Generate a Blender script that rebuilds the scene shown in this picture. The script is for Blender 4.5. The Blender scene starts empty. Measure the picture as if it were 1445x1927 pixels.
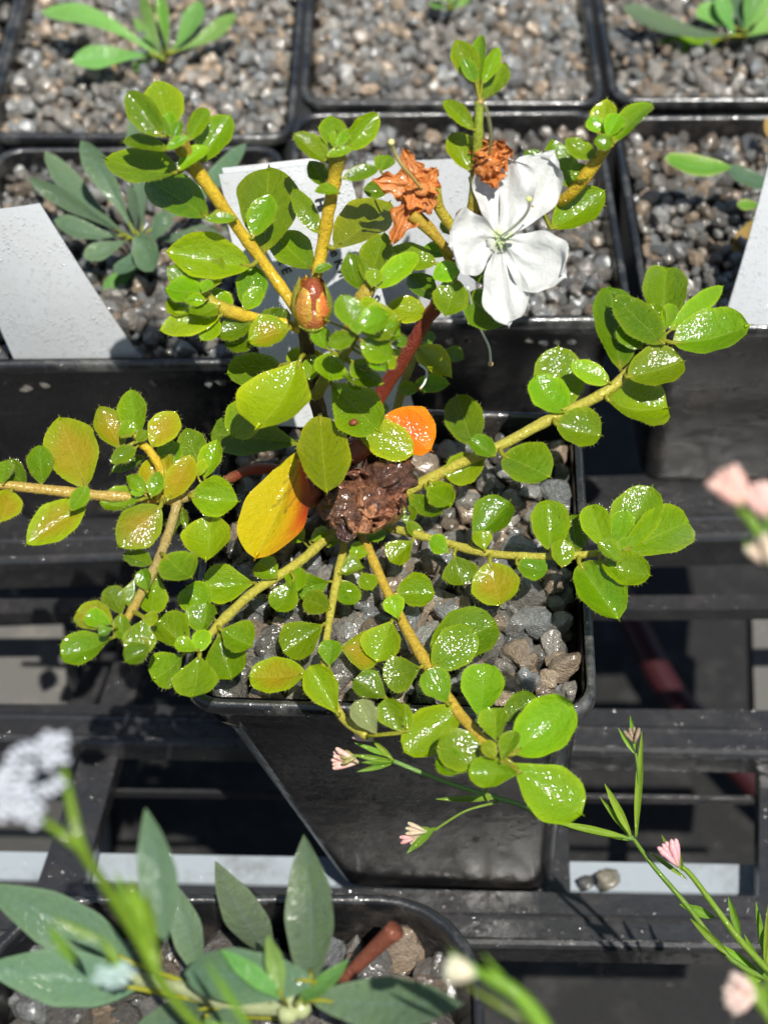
import bpy, math, random
import numpy as np
from mathutils import Vector, Matrix
random.seed(7); rng = np.random.default_rng(7)
S = 0.01                                  # all lengths below are centimetres
scene = bpy.context.scene
COL = scene.collection

# ------------------------------------------------------------------ camera
CAM = np.array([0.0, -24.0, 30.0]); PITCH = math.radians(50); F = 3000.0; W0, H0 = 1445.0, 1927.0
FW = np.array([0, math.cos(PITCH), -math.sin(PITCH)]); RT = np.array([1.0, 0, 0]); UP = np.array([0, math.sin(PITCH), math.cos(PITCH)])
cam = bpy.data.cameras.new('camera'); camo = bpy.data.objects.new('camera', cam); COL.objects.link(camo)
camo.location = Vector(CAM*S); camo.rotation_euler = (math.radians(90)-PITCH, 0, 0)
cam.sensor_fit = 'VERTICAL'; cam.sensor_height = 36; cam.lens = F/H0*36
cam.clip_start = 0.01; cam.clip_end = 200
cam.dof.use_dof = True; cam.dof.focus_distance = 0.362; cam.dof.aperture_fstop = 12.5
scene.camera = camo
# ------------------------------------------------------------------ light
SUN_EL, SUN_AZ = 66.0, 158.0              # azimuth clockwise from +y
sd = Vector((math.cos(math.radians(SUN_EL))*math.sin(math.radians(SUN_AZ)), math.cos(math.radians(SUN_EL))*math.cos(math.radians(SUN_AZ)), math.sin(math.radians(SUN_EL))))
sun = bpy.data.lights.new('sun', 'SUN'); suno = bpy.data.objects.new('sun', sun); COL.objects.link(suno)
sun.energy = 5.0; sun.angle = math.radians(0.53); sun.color = (1, .965, .9)
suno.rotation_euler = sd.to_track_quat('Z', 'Y').to_euler(); suno.location = (0, 0, 3)
world = bpy.data.worlds.new('World'); scene.world = world; world.use_nodes = True
wn = world.node_tree; bg = wn.nodes['Background']; sky = wn.nodes.new('ShaderNodeTexSky'); sky.sky_type = 'NISHITA'
sky.sun_disc = False; sky.sun_elevation = math.radians(SUN_EL); sky.sun_rotation = math.radians(SUN_AZ)
wn.links.new(sky.outputs[0], bg.inputs[0]); bg.inputs[1].default_value = 0.066
scene.view_settings.view_transform = 'Standard'; scene.view_settings.look = 'None'
scene.view_settings.exposure = 0.32; scene.view_settings.gamma = 1
scene.render.engine = 'CYCLES'
scene.cycles.max_bounces = 8; scene.cycles.transparent_max_bounces = 8
scene.cycles.caustics_reflective = False; scene.cycles.caustics_refractive = False
scene.cycles.use_denoising = True

# ------------------------------------------------------------------ geometry helpers
def ray(px, py):
    return FW + RT*((px-W0/2)/F) + UP*((H0/2-py)/F)
def Z(px, py, z):                          # point of the pixel's ray at height z (cm)
    r = ray(px, py); return CAM + r*((z-CAM[2])/r[2])
def D(px, py, d):                          # ... at depth d
    return CAM + ray(px, py)*d
def depth(P): return float(np.dot(P-CAM, FW))
def nrm(v):
    n = np.linalg.norm(v); return v/n if n > 1e-9 else v
def toward(P, l):                          # nearer to the camera by l cm
    v = CAM-P; return P + v*(l/np.linalg.norm(v))
def tag(o, label=None, cat=None, group=None, kind=None):
    if label: o['label'] = label
    if cat: o['category'] = cat
    if group: o['group'] = group
    if kind: o['kind'] = kind
    return o
def empty(name, P, **k):
    o = bpy.data.objects.new(name, None); COL.objects.link(o); o.location = Vector(P)*S; o.empty_display_size = .01
    return tag(o, **k)
class MB:
    def __init__(s): s.V = []; s.Fc = []; s.C = []; s.UV = []; s.n = 0; s.MI = []
    def add(s, V, Fc, C=(.5, .5, .5), UV=None, mi=0):
        V = np.asarray(V, float); b = s.n
        s.V.append(V); s.Fc += [tuple(i+b for i in f) for f in Fc]; s.MI += [mi]*len(Fc)
        C = np.asarray(C, float)
        if C.ndim == 1: C = np.tile(C, (len(V), 1))
        s.C.append(C); s.UV.append(np.zeros((len(V), 2))+(.3, .5) if UV is None else np.asarray(UV, float)); s.n += len(V)
    def merge(s, o): 
        for V in [np.vstack(o.V)]: s.add(V, o.Fc, np.vstack(o.C), np.vstack(o.UV)); s.MI[-len(o.MI):] = o.MI
    def build(s, name, mats, parent=None, origin=None, smooth=True):
        V = np.vstack(s.V)
        if origin is None: origin = V.mean(0)
        origin = np.asarray(origin, float)
        me = bpy.data.meshes.new(name); me.from_pydata(((V-origin)*S).tolist(), [], s.Fc)
        if not isinstance(mats, (list, tuple)): mats = [mats]
        for m in mats: me.materials.append(m)
        me.polygons.foreach_set('material_index', s.MI)
        me.polygons.foreach_set('use_smooth', [smooth]*len(s.Fc))
        a = me.color_attributes.new('Col', 'FLOAT_COLOR', 'POINT')
        a.data.foreach_set('color', np.hstack([np.vstack(s.C), np.ones((s.n, 1))]).astype('f').ravel())
        uv = me.uv_layers.new(name='UVMap'); li = np.empty(len(me.loops), 'i'); me.loops.foreach_get('vertex_index', li)
        uv.data.foreach_set('uv', np.vstack(s.UV)[li].astype('f').ravel())
        me.update()
        o = bpy.data.objects.new(name, me); COL.objects.link(o)
        o.location = Vector(origin)*S
        if parent is not None:
            o.parent = parent
            o.location = Vector(origin)*S - PW[parent.name]
            PW[o.name] = Vector(origin)*S
        else: PW[o.name] = Vector(origin)*S
        return o
PW = {}
def root(name, P, **k):
    o = empty(name, P, **k); PW[o.name] = Vector(P)*S; return o
def smooth_path(pts, n=4):
    P = np.array(pts, float); out = []
    for i in range(len(P)-1):
        p0 = P[max(i-1, 0)]; p1 = P[i]; p2 = P[i+1]; p3 = P[min(i+2, len(P)-1)]
        for k in range(n):
            t = k/n; out.append(.5*((2*p1)+(-p0+p2)*t+(2*p0-5*p1+4*p2-p3)*t*t+(-p0+3*p1-3*p2+p3)*t**3))
    out.append(P[-1]); return np.array(out)
def tube(mb, pts, rad, C=(.3, .3, .1), seg=8, sub=4, cap=True, wob=0.0):
    """pts Nx3, rad list (cm)"""
    P = smooth_path([list(p)+[r] for p, r in zip(pts, rad)], sub)
    V = []; Cc = []; UVs = []; C = np.asarray(C, float); n = len(P)
    T0 = nrm(P[1, :3]-P[0, :3]); a = nrm(np.cross(T0, [0.3, .2, 1]))
    Ct = C if C.ndim == 1 else None
    for i in range(n):
        T = nrm(P[min(i+1, n-1), :3]-P[max(i-1, 0), :3]); a = nrm(a-T*np.dot(a, T)); b = np.cross(T, a)
        for k in range(seg):
            th = 2*math.pi*k/seg; r = P[i, 3]*(1+wob*math.sin(i*1.7+k*2.3)+wob*random.uniform(-.5, .5)+(.16*max(0, math.sin(i*.9))**6 if wob else 0))
            V.append(P[i, :3]+(a*math.cos(th)+b*math.sin(th))*r); UVs.append((k/seg, i/n))
            if Ct is None:
                f = i/(n-1)*(len(C)-1); j = min(int(f), len(C)-2); Cc.append(C[j]*(1-f+j)+C[j+1]*(f-j))
            else: Cc.append(C)
    Fc = [(i*seg+k, i*seg+(k+1) % seg, (i+1)*seg+(k+1) % seg, (i+1)*seg+k) for i in range(n-1) for k in range(seg)]
    if cap: Fc += [tuple(range(seg))[::-1], tuple((n-1)*seg+k for k in range(seg))]
    mb.add(V, Fc, np.array(Cc), UVs)
def blob(mb, c, r, C=(.5, .5, .5), sub=2, noise=0, ax=None, freq=2.0):
    V, Fc = ICO[sub]; V = V.copy()
    if noise:
        ph = rng.uniform(0, 6, (4, 3)); d = sum(np.sin(V@(rng.normal(size=3)*freq*(1+k*.7))+ph[k, 0]) for k in range(4))/4
        V = V*(1+noise*d)[:, None]
    r = np.array(r if np.ndim(r) else (r, r, r), float)
    V = V*r
    if ax is not None:                       # orient local z along ax
        a = nrm(np.asarray(ax, float)); x = nrm(np.cross([.13, .9, .2], a)); y = np.cross(a, x); V = V@np.array([x, y, a])
    mb.add(V+np.asarray(c, float), Fc, C)
import bmesh
ICO = {}
for s_ in (1, 2, 3, 4):
    bm = bmesh.new(); bmesh.ops.create_icosphere(bm, subdivisions=s_, radius=1)
    ICO[s_] = (np.array([v.co[:] for v in bm.verts]), [tuple(v.index for v in f.verts) for f in bm.faces]); bm.free()

# ------------------------------------------------------------------ materials
def mat(name):
    m = bpy.data.materials.new(name); m.use_nodes = True; nt = m.node_tree
    b = nt.nodes['Principled BSDF']; return m, nt, b
def N(nt, t, **k):
    n = nt.nodes.new(t)
    for a, v in k.items():
        if a.startswith('i_'): n.inputs[a[2:].replace('_', ' ')].default_value = v
        else: setattr(n, a, v)
    return n
def pos(nt, scale=100.0):
    g = N(nt, 'ShaderNodeNewGeometry'); m = N(nt, 'ShaderNodeVectorMath', operation='SCALE'); m.inputs['Scale'].default_value = scale
    nt.links.new(g.outputs['Position'], m.inputs[0]); return m.outputs[0]
def noise(nt, P, scale, detail=4, rough=.6):
    n = N(nt, 'ShaderNodeTexNoise'); n.inputs['Scale'].default_value = scale; n.inputs['Detail'].default_value = detail
    n.inputs['Roughness'].default_value = rough; nt.links.new(P, n.inputs['Vector']); return n.outputs[0]
def ramp(nt, fac, stops):
    r = N(nt, 'ShaderNodeValToRGB'); e = r.color_ramp.elements
    while len(e) < len(stops): e.new(.5)
    for i, (p, c) in enumerate(stops):
        e[i].position = p; e[i].color = (c, c, c, 1) if not np.ndim(c) else (*c, 1)
    nt.links.new(fac, r.inputs[0]); return r.outputs[0]
def mixc(nt, fac, a, b, blend='MIX'):
    m = N(nt, 'ShaderNodeMix', data_type='RGBA', blend_type=blend)
    for sock, v in ((m.inputs[0], fac), (m.inputs[6], a), (m.inputs[7], b)):
        if hasattr(v, 'links') or isinstance(v, bpy.types.NodeSocket): nt.links.new(v, sock)
        else: sock.default_value = v if not np.ndim(v) else (*v, 1)
    return m.outputs[2]
def mth(nt, op, a, b=None, c=None, clamp=False):
    m = N(nt, 'ShaderNodeMath', operation=op, use_clamp=clamp)
    for i, v in enumerate((a, b, c)):
        if v is None: continue
        if isinstance(v, bpy.types.NodeSocket): nt.links.new(v, m.inputs[i])
        else: m.inputs[i].default_value = v
    return m.outputs[0]
def bump(nt, h, dist, strength=1.0, nrm_=None):
    b = N(nt, 'ShaderNodeBump'); b.inputs['Distance'].default_value = dist*S; b.inputs['Strength'].default_value = strength
    nt.links.new(h, b.inputs['Height'])
    if nrm_: nt.links.new(nrm_, b.inputs['Normal'])
    return b.outputs[0]
def attr(nt):
    a = N(nt, 'ShaderNodeAttribute'); a.attribute_name = 'Col'; return a.outputs['Color']
def drops(nt, P, scale, size=.35, cover=(.45, .6)):
    v = N(nt, 'ShaderNodeTexVoronoi'); v.inputs['Scale'].default_value = scale; v.inputs['Randomness'].default_value = 1
    nt.links.new(P, v.inputs['Vector'])
    h = mth(nt, 'SUBTRACT', 1, mth(nt, 'DIVIDE', v.outputs['Distance'], size), clamp=True)
    h = mth(nt, 'SQRT', h)
    return mth(nt, 'MULTIPLY', h, ramp(nt, noise(nt, P, 1.1, 2), [(cover[0], 0), (cover[1], 1)]))

def leaf_material(name, wet=1.0, transl=.32, veins=.35, hue=(1, 1, 1), rough=.42, mott=.25):
    m, nt, b = mat(name); P = pos(nt); c = attr(nt)
    uv = N(nt, 'ShaderNodeUVMap'); sep = N(nt, 'ShaderNodeSeparateXYZ'); nt.links.new(uv.outputs[0], sep.inputs[0])
    u = mth(nt, 'ABSOLUTE', mth(nt, 'SUBTRACT', sep.outputs[0], .5)); t = sep.outputs[1]
    mid = mth(nt, 'SUBTRACT', 1, mth(nt, 'DIVIDE', u, .022), clamp=True)
    w = mth(nt, 'FRACT', mth(nt, 'ADD', mth(nt, 'SUBTRACT', mth(nt, 'MULTIPLY', t, 5.0), mth(nt, 'MULTIPLY', u, 4.2)), mth(nt, 'MULTIPLY', noise(nt, P, 3, 2), .5)))
    side = mth(nt, 'MULTIPLY', mth(nt, 'SUBTRACT', 1, mth(nt, 'DIVIDE', mth(nt, 'ABSOLUTE', mth(nt, 'SUBTRACT', w, .5)), .06), clamp=True), .45)
    side = mth(nt, 'MULTIPLY', side, mth(nt, 'SUBTRACT', 1, mth(nt, 'MULTIPLY', u, 2.1), clamp=True))
    v = mth(nt, 'MAXIMUM', mid, side)
    big = noise(nt, P, 1.6, 5, .65)
    c1 = mixc(nt, mth(nt, 'MULTIPLY', ramp(nt, big, [(.3, 0), (.7, 1)]), mott), c, tuple(np.array((.27, .33, .004))*np.array(hue)))
    c1 = mixc(nt, mth(nt, 'MULTIPLY', ramp(nt, noise(nt, P, 14, 3), [(.35, 0), (.75, 1)]), mott*1.2), c1, mixc(nt, 1.0, c1, (.5, .62, .4), 'MULTIPLY'))
    c2 = mixc(nt, mth(nt, 'MULTIPLY', v, veins), c1, tuple(np.array((.40, .46, .08))*np.array(hue)))
    # small brown specks
    sp = N(nt, 'ShaderNodeTexVoronoi'); sp.inputs['Scale'].default_value = 2.3; nt.links.new(P, sp.inputs['Vector'])
    c2 = mixc(nt, ramp(nt, sp.outputs['Distance'], [(.03, .8), (.06, 0)]), c2, (.03, .02, .008))
    nt.links.new(c2, b.inputs['Base Color'])
    b.inputs['Roughness'].default_value = rough; b.inputs['Specular IOR Level'].default_value = .12
    hb = mth(nt, 'ADD', mth(nt, 'MULTIPLY', v, -.12), mth(nt, 'MULTIPLY', noise(nt, P, 26, 3), .45))
    hb = mth(nt, 'ADD', hb, mth(nt, 'MULTIPLY', noise(nt, P, 5, 2), 1.2))
    n1 = bump(nt, hb, .045, 1.0); nt.links.new(n1, b.inputs['Normal'])
    dr = mth(nt, 'ADD', drops(nt, P, 13, .38, (.42, .55)), mth(nt, 'MULTIPLY', drops(nt, P, 6.5, .30, (.5, .58)), 1.6))
    hc = mth(nt, 'ADD', mth(nt, 'MULTIPLY', dr, .22), mth(nt, 'MULTIPLY', noise(nt, P, 13, 1), 1.3))
    n2 = bump(nt, hc, .020, 1.0); b.inputs['Coat IOR'].default_value = 1.54
    b.inputs['Coat Weight'].default_value = min(1, 1.0*wet); b.inputs['Coat Roughness'].default_value = .08
    nt.links.new(n2, b.inputs['Coat Normal'])
    tr = N(nt, 'ShaderNodeBsdfTranslucent'); tc = mixc(nt, 1.0, c2, (1.5, 1.45, .7), 'MULTIPLY'); nt.links.new(tc, tr.inputs[0])
    mx = N(nt, 'ShaderNodeMixShader'); mx.inputs[0].default_value = transl
    nt.links.new(b.outputs[0], mx.inputs[1]); nt.links.new(tr.outputs[0], mx.inputs[2])
    nt.links.new(mx.outputs[0], nt.nodes['Material Output'].inputs[0]); return m
M_leaf = leaf_material('azalea_leaf')
M_matte = leaf_material('young_leaf', wet=.55, mott=.15, veins=.25)
M_sage = leaf_material('sage_leaf', wet=.18, transl=.15, veins=.25, hue=(.45, .62, 4.5), rough=.55, mott=.25)

def tissue(name, rough=.5, coat=.5, bumpd=.03, transl=0.0, nscale=8, dark=(.4, .3, .2), mott=.5, dropw=.0, stretch=False):
    m, nt, b = mat(name); P = pos(nt); c = attr(nt)
    n = noise(nt, P, nscale, 5, .65)
    c1 = mixc(nt, mth(nt, 'MULTIPLY', ramp(nt, n, [(.38, 0), (.62, 1)]), mott), c, mixc(nt, 1.0, c, dark, 'MULTIPLY'))
    nt.links.new(c1, b.inputs['Base Color']); b.inputs['Roughness'].default_value = rough
    h = mth(nt, 'ADD', noise(nt, P, nscale*2, 4), mth(nt, 'MULTIPLY', n, 1.5))
    nt.links.new(bump(nt, h, bumpd), b.inputs['Normal'])
    b.inputs['Coat Weight'].default_value = coat; b.inputs['Coat Roughness'].default_value = .12
    hc = mth(nt, 'ADD', mth(nt, 'MULTIPLY', noise(nt, P, 11, 2), 1.2), mth(nt, 'MULTIPLY', drops(nt, P, 8, .35), dropw))
    nt.links.new(bump(nt, hc, .02), b.inputs['Coat Normal'])
    if transl:
        tr = N(nt, 'ShaderNodeBsdfTranslucent'); nt.links.new(c1, tr.inputs[0]); mx = N(nt, 'ShaderNodeMixShader'); mx.inputs[0].default_value = transl
        nt.links.new(b.outputs[0], mx.inputs[1]); nt.links.new(tr.outputs[0], mx.inputs[2]); nt.links.new(mx.outputs[0], nt.nodes['Material Output'].inputs[0])
    return m
M_stem = tissue('stem_bark', nscale=12, mott=.55, dark=(.62, .42, .2), coat=.3, bumpd=.03)
M_petal = tissue('white_petal', rough=.5, coat=.25, bumpd=.018, transl=.22, nscale=3, dark=(.86, .86, .82), mott=.35, dropw=.5)
M_dead = tissue('withered_petal', rough=.5, coat=.55, bumpd=.022, transl=.2, nscale=5, dark=(.5, .33, .2), mott=.6, dropw=.3)
M_rot = tissue('rotted_petal', rough=.55, coat=.8, bumpd=.05, transl=0, nscale=7, dark=(.18, .12, .09), mott=.85)
M_style = tissue('flower_style', rough=.4, coat=.3, bumpd=.004, mott=.1)
M_scale = tissue('bud_scale', rough=.4, coat=.5, bumpd=.03, nscale=10, mott=.4)
M_tag_, nt, b = mat('plant_label_plastic'); P = pos(nt)
c = mixc(nt, ramp(nt, noise(nt, P, 9, 5, .75), [(.56, 0), (.70, .75)]), (.52, .54, .56), (.2, .19, .16))
c = mixc(nt, ramp(nt, noise(nt, P, .5, 3), [(.35, 0), (.7, .35)]), c, (.40, .41, .39))
nt.links.new(c, b.inputs['Base Color']); b.inputs['Roughness'].default_value = .4
b.inputs['Coat Weight'].default_value = .6; b.inputs['Coat Roughness'].default_value = .1
dd_ = mth(nt, 'ADD', drops(nt, P, 9, .3, (.45, .55)), mth(nt, 'MULTIPLY', drops(nt, P, 5, .16, (.5, .6)), 1.5)); nt.links.new(bump(nt, dd_, .022), b.inputs['Coat Normal'])
nt.links.new(bump(nt, dd_, .014), b.inputs['Normal']); M_tag = M_tag_
M_ink, nt, b = mat('black_ink'); b.inputs['Base Color'].default_value = (.012, .012, .014, 1); b.inputs['Roughness'].default_value = .4

def plastic(name, base=.014, dirt=.35, rough=.36, dirtc=(.11, .09, .075), tint=(1, 1.02, 1.1), wet=.5, shadow_streak=False):
    m, nt, b = mat(name); P = pos(nt)
    n = noise(nt, P, .55, 6, .7); n2 = noise(nt, P, 3.5, 5, .7)
    f = mth(nt, 'MULTIPLY', ramp(nt, n, [(.49, 0), (.64, 1)]), ramp(nt, n2, [(.35, .25), (.65, 1)]))
    f = mth(nt, 'MULTIPLY', f, dirt)
    if shadow_streak:
        mp = N(nt, 'ShaderNodeMapping'); mp.inputs['Rotation'].default_value = (0, math.radians(-38), 0); mp.inputs['Scale'].default_value = (.5, 1, 3.2); nt.links.new(P, mp.inputs[0])
        ns = noise(nt, mp.outputs[0], 1.6, 6, .72); f = mth(nt, 'MAXIMUM', f, mth(nt, 'MULTIPLY', ramp(nt, ns, [(.56, 0), (.66, 1)]), dirt*.7))  # diagonal streaks in the dirt colour paint the plant's streaky shadow on the wall
    c = mixc(nt, f, tuple(np.array(tint)*base), dirtc); nt.links.new(c, b.inputs['Base Color'])
    r = mth(nt, 'ADD', mth(nt, 'MULTIPLY', n2, .35), rough-.12); nt.links.new(r, b.inputs['Roughness'])
    h = mth(nt, 'ADD', mth(nt, 'MULTIPLY', n, 1.0), mth(nt, 'MULTIPLY', noise(nt, P, 12, 4), .25))
    nt.links.new(bump(nt, h, .06, .6), b.inputs['Normal'])
    b.inputs['Coat Weight'].default_value = wet; b.inputs['Coat Roughness'].default_value = .12
    hc = mth(nt, 'ADD', drops(nt, P, 3.2, .35, (.48, .55)), mth(nt, 'MULTIPLY', noise(nt, P, 2.2, 4), .7))
    nt.links.new(bump(nt, hc, .07), b.inputs['Coat Normal']); return m
M_pot = plastic('black_pot_plastic', base=.008, dirt=.45, rough=.3, shadow_streak=True)
M_rim = plastic('wet_rim_plastic', dirt=.55, dirtc=(.22, .22, .2), wet=1.0, rough=.3)
M_tray = plastic('tray_plastic', base=.016, dirt=.35, dirtc=(.08, .07, .065), wet=.8, rough=.4)
M_dark = plastic('bench_fabric', base=.006, dirt=.9, dirtc=(.035, .034, .033), wet=.15, rough=.8, tint=(1.05, 1, .98))
M_steel = plastic('galvanised_steel', base=.34, dirt=.8, dirtc=(.16, .17, .17), wet=.3, rough=.35, tint=(.88, 1, 1.1))
M_conc = plastic('concrete', base=.11, dirt=.7, dirtc=(.22, .20, .17), wet=0, rough=.9, tint=(1, .97, .9))
M_hose, nt, b = mat('red_rubber'); b.inputs['Base Color'].default_value = (.032, .005, .007, 1); b.inputs['Roughness'].default_value = .45

m, nt, b = mat('wet_grit'); P = pos(nt); c = attr(nt)
n1 = noise(nt, P, 7, 6, .75); n2 = noise(nt, P, 2.5, 3); vv = N(nt, 'ShaderNodeTexVoronoi'); vv.inputs['Scale'].default_value = 22; nt.links.new(P, vv.inputs['Vector'])
c1 = mixc(nt, ramp(nt, n1, [(.35, 0), (.68, .75)]), c, mixc(nt, 1.0, c, (.3, .29, .27), 'MULTIPLY'))
c1 = mixc(nt, ramp(nt, noise(nt, P, 18, 4, .7), [(.58, 0), (.7, .5)]), c1, (.36, .34, .30))
c1 = mixc(nt, ramp(nt, n2, [(.55, 0), (.75, .35)]), c1, (.10, .075, .045))
nt.links.new(c1, b.inputs['Base Color']); b.inputs['Roughness'].default_value = .6
h = mth(nt, 'ADD', mth(nt, 'MULTIPLY', n1, 1.3), mth(nt, 'MULTIPLY', vv.outputs['Distance'], .5))
nt.links.new(bump(nt, h, .09), b.inputs['Normal'])
b.inputs['Coat Weight'].default_value = 1; b.inputs['Coat Roughness'].default_value = .12; b.inputs['Coat IOR'].default_value = 1.6
nt.links.new(bump(nt, mth(nt, 'ADD', noise(nt, P, 9, 3), 0), .035), b.inputs['Coat Normal']); M_grit = m
m, nt, b = mat('soil'); b.inputs['Base Color'].default_value = (.018, .015, .012, 1); b.inputs['Roughness'].default_value = .9; M_soil = m
m, nt, b = mat('water'); b.inputs['Base Color'].default_value = (1, 1, 1, 1); b.inputs['Roughness'].default_value = .02
gl = N(nt, 'ShaderNodeBsdfGlossy'); gl.inputs['Roughness'].default_value = .06; tp = N(nt, 'ShaderNodeBsdfTransparent'); tp.inputs[0].default_value = (.93, .94, .95, 1)
lw = N(nt, 'ShaderNodeFresnel'); lw.inputs[0].default_value = 1.45; mx = N(nt, 'ShaderNodeMixShader'); nt.links.new(lw.outputs[0], mx.inputs[0]); nt.links.new(tp.outputs[0], mx.inputs[1]); nt.links.new(gl.outputs[0], mx.inputs[2])
nt.links.new(mx.outputs[0], nt.nodes['Material Output'].inputs[0]); M_water = m

# ------------------------------------------------------------------ the setting: what lies under the tray
def plane(mb, P4, C=(.5,)*3): mb.add(P4, [(0, 1, 2, 3)], C)
def slab(mb, quad, th, C=(.5,)*3, bev=.12):
    """box from a top quad (4 pts ccw from above), thickness th down, slightly chamfered"""
    q = np.array(quad, float); c = q.mean(0); inn = q+(c-q)/np.linalg.norm(c-q, axis=1)[:, None]*bev*1.4
    lo = q.copy(); lo[:, 2] -= bev; bt = q.copy(); bt[:, 2] -= th
    V = np.vstack([inn, lo, bt]); Fc = [(0, 1, 2, 3)]
    for r in (0, 4):
        for k in range(4): Fc.append((r+k, r+4+k, r+4+(k+1) % 4, r+(k+1) % 4))
    Fc.append((11, 10, 9, 8)); mb.add(V, Fc, C)
mb = MB(); g = 300; mb.add([(-g, -g, -24), (g, -g, -24), (g, g, -24), (-g, g, -24)], [(0, 1, 2, 3)])
o = mb.build('ground', M_dark, smooth=False); tag(o, kind='structure')
mb = MB(); q = [Z(-160, 1335, -13), Z(128, 1330, -13), Z(118, 1165, -13), Z(60, 1120, -13), Z(-160, 1110, -13)]
V = np.array(q); V2 = V.copy(); V2[:, 2] -= 10.9
mb.add(np.vstack([V, V2]), [(0, 1, 2, 3, 4)]+[(k, k+5, (k+1) % 5+5, (k+1) % 5) for k in range(5)])
o = mb.build('sunlit_floor_block', M_conc, smooth=False); tag(o, 'pale block standing in for a sunlit patch of concrete floor at the left edge', 'block')  # paler than the ground to paint the sunlit patch of floor
mb = MB(); slab(mb, [Z(1418, 1345, -15), Z(1475, 1345, -15), Z(1475, 1120, -15), Z(1412, 1120, -15)], 1)
o = mb.build('wooden_batten', M_conc, smooth=False); tag(o, 'pale grey batten end under the tray at the right edge', 'batten')
mb = MB(); tube(mb, [Z(1165, 1120, -22), Z(1200, 1190, -22), Z(1260, 1300, -22.2), Z(1350, 1400, -22.3), Z(1445, 1500, -22.3), Z(1560, 1600, -22.3)], [.55]*6, seg=14)
o = mb.build('hose', M_hose); tag(o, 'dark red rubber hose crossing beneath the slats on the right', 'hose')
mb = MB(); slab(mb, [Z(-120, 1652, -11.5), Z(1600, 1686, -11.5), Z(1600, 1630, -11.5), Z(-120, 1600, -11.5)], .6)
o = mb.build('bench_rail', M_steel, smooth=False); tag(o, 'pale galvanised metal bench rail running below the tray in front of the azalea pot', 'rail')
# black carrying tray: slats and cross bars
tray = root('carrying_tray', (0, 0, -11), label='black plastic carrying tray of open slats under the pots', cat='tray')
def bar(y0l, y0r, y1l, y1r, z, th, x0=-200, x1=1650, lip=True, name='slat'):
    mb = MB(); q = [Z(x0, y1l, z), Z(x1, y1r, z), Z(x1, y0r, z), Z(x0, y0l, z)]
    slab(mb, q, th)
    if lip:
        a, b_ = np.array(q[0]), np.array(q[1]); off = np.array([0, .12, 0.02])
        tube(mb, [a+off, (a+b_)/2+off, b_+off], [.16]*3, seg=8); 
        a2, b2 = a+np.array([0, .9, .0]), b_+np.array([0, .9, .0]); tube(mb, [a2, (a2+b2)/2, b2], [.1]*3, seg=6)
    return mb.build(name, M_tray, tray, smooth=False)
bar(935, 880, 1068, 1008, -7.3, 1.2)
bar(1128, 1118, 1156, 1146, -8.2, .5, lip=False)
bar(1322, 1338, 1392, 1432, -9.2, .8)
bar(1655, 1690, 1765, 1796, -9.6, .8)
bar(1478, 1500, 1486, 1508, -10.8, .3, lip=False)
def vbar(p, z, th, name='cross_bar'):
    mb = MB(); slab(mb, [Z(*a, z) for a in p], th); mb.build(name, M_tray, tray, smooth=False)
vbar([(60, 1690), (150, 1690), (275, 1240), (215, 1240)], -9.9, .7)
vbar([(1425, 1700), (1475, 1700), (1465, 1400), (1428, 1400)], -10.1, .7)
vbar([(205, 1080), (262, 1080), (262, 900), (215, 900)], -8.7, .7)
vbar([(1010, 1700), (1075, 1700), (1065, 1400), (1010, 1400)], -10.5, .6)
vbar([(120, 1340), (170, 1340), (235, 1190), (190, 1190)], -12.5, .4)

# ------------------------------------------------------------------ pots and grit
def rring(hx, hy, r, z, c, rot, n=6):
    out = []
    for (sx, sy, a0) in ((1, 1, 0), (-1, 1, 90), (-1, -1, 180), (1, -1, 270)):
        for k in range(n+1):
            a = math.radians(a0+90*k/n); out.append((sx*(hx-r)+r*math.cos(a), sy*(hy-r)+r*math.sin(a)))
    out = np.array(out); ca, sa = math.cos(rot), math.sin(rot)
    out = out@np.array([[ca, sa], [-sa, ca]])
    return np.column_stack([out[:, 0]+c[0], out[:, 1]+c[1], np.full(len(out), z)])
def loft(mb, rings, close=False, C=(.5,)*3):
    m = len(rings[0]); V = np.vstack(rings)
    Fc = [(i*m+k, i*m+(k+1) % m, (i+1)*m+(k+1) % m, (i+1)*m+k) for i in range(len(rings)-1) for k in range(m)]
    if close: Fc.append(tuple((len(rings)-1)*m+k for k in range(m)))
    mb.add(V, Fc, C)
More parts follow.
